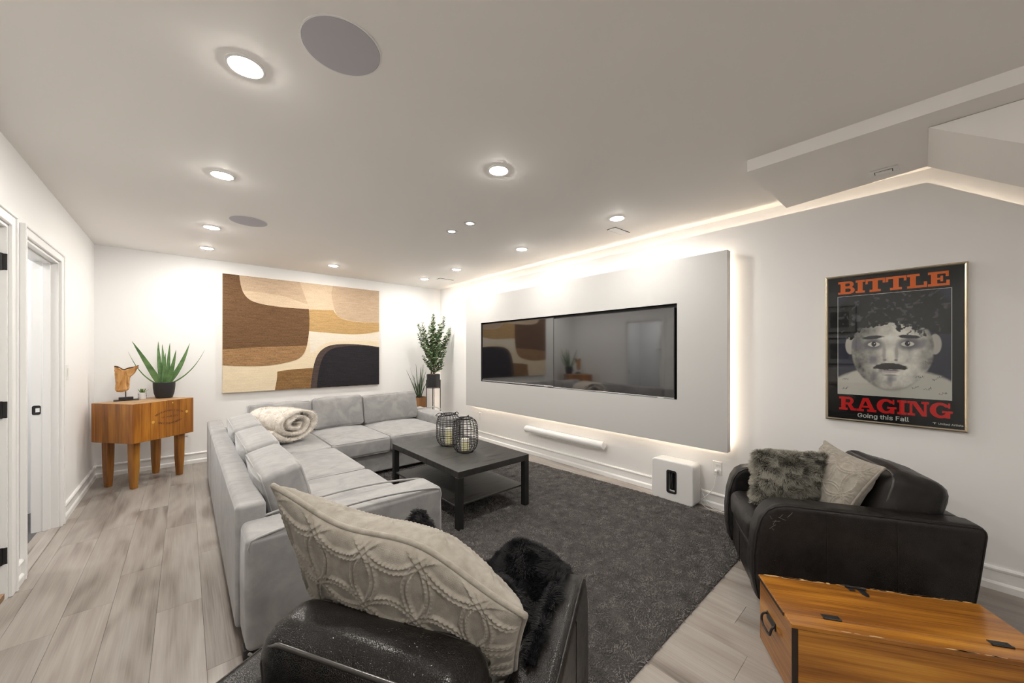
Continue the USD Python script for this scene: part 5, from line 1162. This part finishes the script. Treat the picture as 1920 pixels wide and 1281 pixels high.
for z_ in (0.768, 0.30): obj('stand_ring', tube(np.column_stack([0.112 * np.cos(aa), 0.112 * np.sin(aa), np.full(40, z_)]), 0.005, 6, True), M['black'], eu, True)
M['bark2'] = nmat('stem_bark', [(0.3, (0.10, 0.055, 0.03)), (0.7, (0.26, 0.16, 0.09))], scale=(1, 1, 0.2), ns=40, rough=0.8)
M['euc'] = [leafmat('eucalyptus_dark', (0.035, 0.075, 0.035), (0.085, 0.15, 0.07), 20, 0.12), leafmat('eucalyptus_mid', (0.09, 0.16, 0.075), (0.18, 0.28, 0.14), 20, 0.18), leafmat('eucalyptus_pale', (0.24, 0.33, 0.18), (0.42, 0.50, 0.31), 20, 0.2)]
re = np.random.default_rng(17); leaves = [[], [], []]; stems = []
trunk = spline([(0, 0, 0.95), (0.012, 0.0, 1.12), (0.004, 0.01, 1.30), (0.015, 0.0, 1.5)], 24)
obj('trunk', tube(trunk, np.linspace(0.019, 0.009, 24), 8), M['bark2'], eu, True)
obj('trunk', tube(spline([(-0.03, 0.01, 0.95), (-0.022, 0.012, 1.12), (-0.008, 0.01, 1.25), (-0.02, 0.02, 1.45)], 20), np.linspace(0.014, 0.006, 20), 8), M['bark2'], eu, True)
tips = [(0.0, 0.0, 2.02), (-0.02, -0.02, 1.97), (0.18, -0.06, 1.98), (-0.22, -0.02, 1.86), (-0.30, -0.05, 1.83), (0.24, -0.14, 1.78), (0.27, -0.10, 1.72), (-0.10, -0.05, 1.84), (0.08, -0.08, 1.86), (-0.26, 0.05, 1.68), (0.16, 0.05, 1.70), (-0.24, -0.1, 1.55), (0.20, -0.12, 1.58), (-0.16, -0.14, 1.45), (0.14, -0.16, 1.42), (-0.20, 0.0, 1.32), (0.16, -0.04, 1.30), (-0.12, -0.1, 1.22), (0.13, -0.1, 1.20), (0.02, -0.18, 1.55), (-0.05, -0.2, 1.38), (0.05, 0.14, 1.6), (-0.1, 0.14, 1.5), (0.10, 0.1, 1.38), (-0.06, -0.06, 1.62), (0.03, 0.03, 1.75)]
for tx, ty, tz in tips:
    b0 = trunk[int(np.clip((tz - 1.15) / 0.75 * 18, 2, 22))]
    p_ = spline([b0, (b0[0] + 0.45 * (tx - b0[0]), b0[1] + 0.45 * (ty - b0[1]), b0[2] + 0.30 * (tz - b0[2])) if tz > b0[2] + 0.2 else (b0[0] + .4 * (tx - b0[0]), b0[1] + .4 * (ty - b0[1]), (b0[2] + tz) / 2 + 0.03), (tx, ty, tz)], 24)
    obj('branch', tube(p_, np.linspace(0.0045, 0.0015, 24), 5), M['bark2'], eu, True)
    L2 = np.linalg.norm(np.diff(p_, axis=0), axis=1).sum(); nl = int(max(8, L2 / 0.015))
    for q in range(nl):
        f_ = 0.15 + 0.85 * (q + re.random() * 0.5) / nl
        if f_ > 1: continue
        c_ = p_[min(23, int(f_ * 23))]
        for s_ in (0, 1):
            az = q * 1.9 + s_ * math.pi + re.random() * 0.7; up = 0.15 + re.random() * 0.6; size = (0.021 + 0.012 * re.random()) * (1.0 - 0.45 * max(0, f_ - 0.6) / 0.4)
            d_ = np.array([math.cos(az) * math.cos(up), math.sin(az) * math.cos(up), math.sin(up)]); sd = np.cross(d_, [0, 0, 1]); sd /= np.linalg.norm(sd); nv = np.cross(sd, d_)
            roll_ = (re.random() - 0.5) * 1.6; s2 = sd * math.cos(roll_) + nv * math.sin(roll_)
            oval = [(0, 0.0), (0.3, 0.55), (0.8, 0.85), (1.4, 0.72), (2.0, 0.0), (1.4, -0.72), (0.8, -0.85), (0.3, -0.55)]
            pts = [c_ + d_ * (0.006 + size * u_) + s2 * size * w_ * 0.72 + np.cross(d_, s2) * (-0.12 * size * abs(w_)) for u_, w_ in oval] + [c_ + d_ * (0.006 + size * 1.0) + np.cross(d_, s2) * 0.08 * size]
            pts = np.array(pts); fct = [[8, k, (k + 1) % 8] for k in range(8)]
            leaves[int(re.integers(3)) if re.random() < 0.8 else 0].append((pts, np.array(fct)))
flat_ = [(k, lv) for k in range(3) for lv in leaves[k]]; re.shuffle(flat_)
single = flat_[:150]; rest = flat_[150:]
for k, (pts, fc) in single: obj('leaf', trimesh.Trimesh(pts, fc, process=False), M['euc'][k], eu, True)
for k in range(3):
    ms = [trimesh.Trimesh(pts, fc, process=False) for kk, (pts, fc) in rest if kk == k]
    if ms: obj('foliage', trimesh.util.concatenate(ms), M['euc'][k], eu, True, kind='stuff', label=['dark small leaves', 'mid-green small leaves', 'pale small leaves'][k])
sn = thing('grass_plant', 'spiky green plant in a wooden planter behind the sofa corner', 'potted plant', (2.95, 5.66, 0.0), 20)
M['planter'] = wood('planter_wood', [(0.3, (0.20, 0.085, 0.03)), (0.7, (0.42, 0.21, 0.08))], 'z', 8, 1.0, 0.45, w=3)
def tap(h0, h1, z0_, z1_): return hull([[s1 * h, s2 * h, z] for h, z in ((h0, z0_), (h1, z1_)) for s1 in (-1, 1) for s2 in (-1, 1)])
obj('planter', tap(0.105, 0.085, 0.0, 0.61), M['planter'], sn, 20, 'tapered wooden planter')
obj('soil', bx(-0.078, 0.078, -0.078, 0.078, 0.608, 0.614), M['soil'], sn, False)
M['snake'] = leafmat('blade_leaf', (0.03, 0.06, 0.03), (0.11, 0.17, 0.085), 30, 0.12, (1, 1, 0.3))
for k in range(22):
    a = k * 2.4; b = (0.045 * math.cos(a) * math.sqrt(k / 22), 0.045 * math.sin(a) * math.sqrt(k / 22), 0.608); ln = 0.26 + 0.32 * re.random(); sp_ = 0.04 + 0.22 * re.random() ** 1.5
    tip = (b[0] + sp_ * math.cos(a), b[1] + sp_ * math.sin(a) * 0.6, 0.608 + ln); tip = (tip[0], min(tip[1], 0.25), tip[2])
    obj('blade', fleshy(b, tip, (0, 0, 0.05), 0.0085, 0.002, 12), M['snake'], sn, True)

# ------------------------------------------------------------------ console at the left edge, frames above it, shelf in the next room
M['cwood'] = wood('console_top_wood', [(0.3, (0.20, 0.11, 0.05)), (0.7, (0.42, 0.26, 0.13))], 'y', 8, 1.0, 0.4, w=6)
cs = thing('console_cabinet', 'dark cabinet with a brown wooden top, cut by the left edge', 'cabinet', (-0.70, 0.60, 0.0), 0)
obj('body', bevbox(0.0, 0.42, -0.40, 0.515, 0.02, 0.868, 0.004), M['blackp'], cs)
obj('top', hull([[x_, y_, z_] for x_, y_, z_ in [(0.0, -0.43, 0.90), (0.448, -0.43, 0.90), (0.448, 0.545, 0.90), (0.0, 0.545, 0.90), (0.0, -0.42, 0.868), (0.43, -0.42, 0.868), (0.43, 0.525, 0.868), (0.0, 0.525, 0.868), (0.0, -0.43, 0.89), (0.448, -0.43, 0.89), (0.448, 0.545, 0.89), (0.0, 0.545, 0.89)]]), M['cwood'], cs, 20, 'brown wooden top')
for y_ in (-0.38, 0.495): obj('foot', bevbox(0.02, 0.06, y_ - 0.015, y_ + 0.015, 0, 0.022, 0.002), M['blackp'], cs); obj('foot', bevbox(0.36, 0.40, y_ - 0.015, y_ + 0.015, 0, 0.022, 0.002), M['blackp'], cs)
M['mountb'] = mat('picture_mount', (0.55, 0.55, 0.55), 0.7)
M['photo'] = nmat('dark_photo', [(0.35, (0.02, 0.02, 0.03)), (0.6, (0.10, 0.08, 0.07)), (0.75, (0.3, 0.2, 0.15))], ns=16, rough=0.5)
for z_, lab in ((1.66, 'black framed picture, upper of two on the wall beside the camera'), (1.17, 'black framed picture, lower of two on the wall beside the camera')):
    fr_ = thing('picture_frame', lab, 'picture', (XL, 0.86, z_), 90)
    for (x0, x1, z0_, z1_) in ((-0.20, 0.20, 0, 0.02), (-0.20, 0.20, 0.40, 0.42), (-0.20, -0.18, 0.02, 0.40), (0.18, 0.20, 0.02, 0.40)): obj('frame_rail', bevbox(x0, x1, -0.025, -0.001, z0_, z1_, 0.002), M['black'], fr_)
    obj('mount', bx(-0.181, 0.181, -0.012, -0.008, 0.019, 0.401), M['mountb'], fr_, False); obj('photo', bx(-0.11, 0.11, -0.013, -0.0121, 0.09, 0.33), M['photo'], fr_, False)
rk = thing('wire_rack', 'black wire shelf with dark towels on the wall beyond the doorway', 'wall rack', (-2.33, 4.15, 1.45), 90)
for x_ in np.linspace(-0.3, 0.3, 9): obj('wire', tube([(x_, -0.005, 0), (x_, -0.005, 0.32)], 0.004, 6), M['black'], rk, True)
for z_ in (0.0, 0.16, 0.32): obj('wire', tube([(-0.3, -0.011, z_), (0.3, -0.011, z_)], 0.004, 6), M['black'], rk, True)
obj('shelf', bevbox(-0.3, 0.3, -0.16, -0.001, -0.012, -0.002, 0.003), M['black'], rk)
bk_ = thing('laundry_basket', 'dark basket on the tile floor beyond the doorway', 'basket', (-1.95, 4.45, 0.0), 0)
obj('body', tap(0.15, 0.19, 0.0, 0.42), M['blackp'], bk_, 20); obj('rim', cat_([bevbox(-0.2, 0.2, s_ * 0.19 - 0.01, s_ * 0.19 + 0.01, 0.41, 0.43, 0.003) for s_ in (-1, 1)]), M['black'], bk_)
van = thing('vanity_unit', 'white vanity against the wall beyond the doorway', 'vanity', (-2.10, 3.85, 0.0), 0)
obj('body', bevbox(-0.22, 0.20, -0.35, 0.35, 0.0, 0.80, 0.003), M['door'], van); obj('top', bevbox(-0.225, 0.215, -0.36, 0.36, 0.80, 0.83, 0.004), M['gloss'], van)
obj('tap', tube(spline([(-0.15, 0, 0.83), (-0.15, 0, 0.95), (-0.10, 0, 1.0), (-0.03, 0, 0.97)], 20), 0.011, 8), M['silver'], van, True)
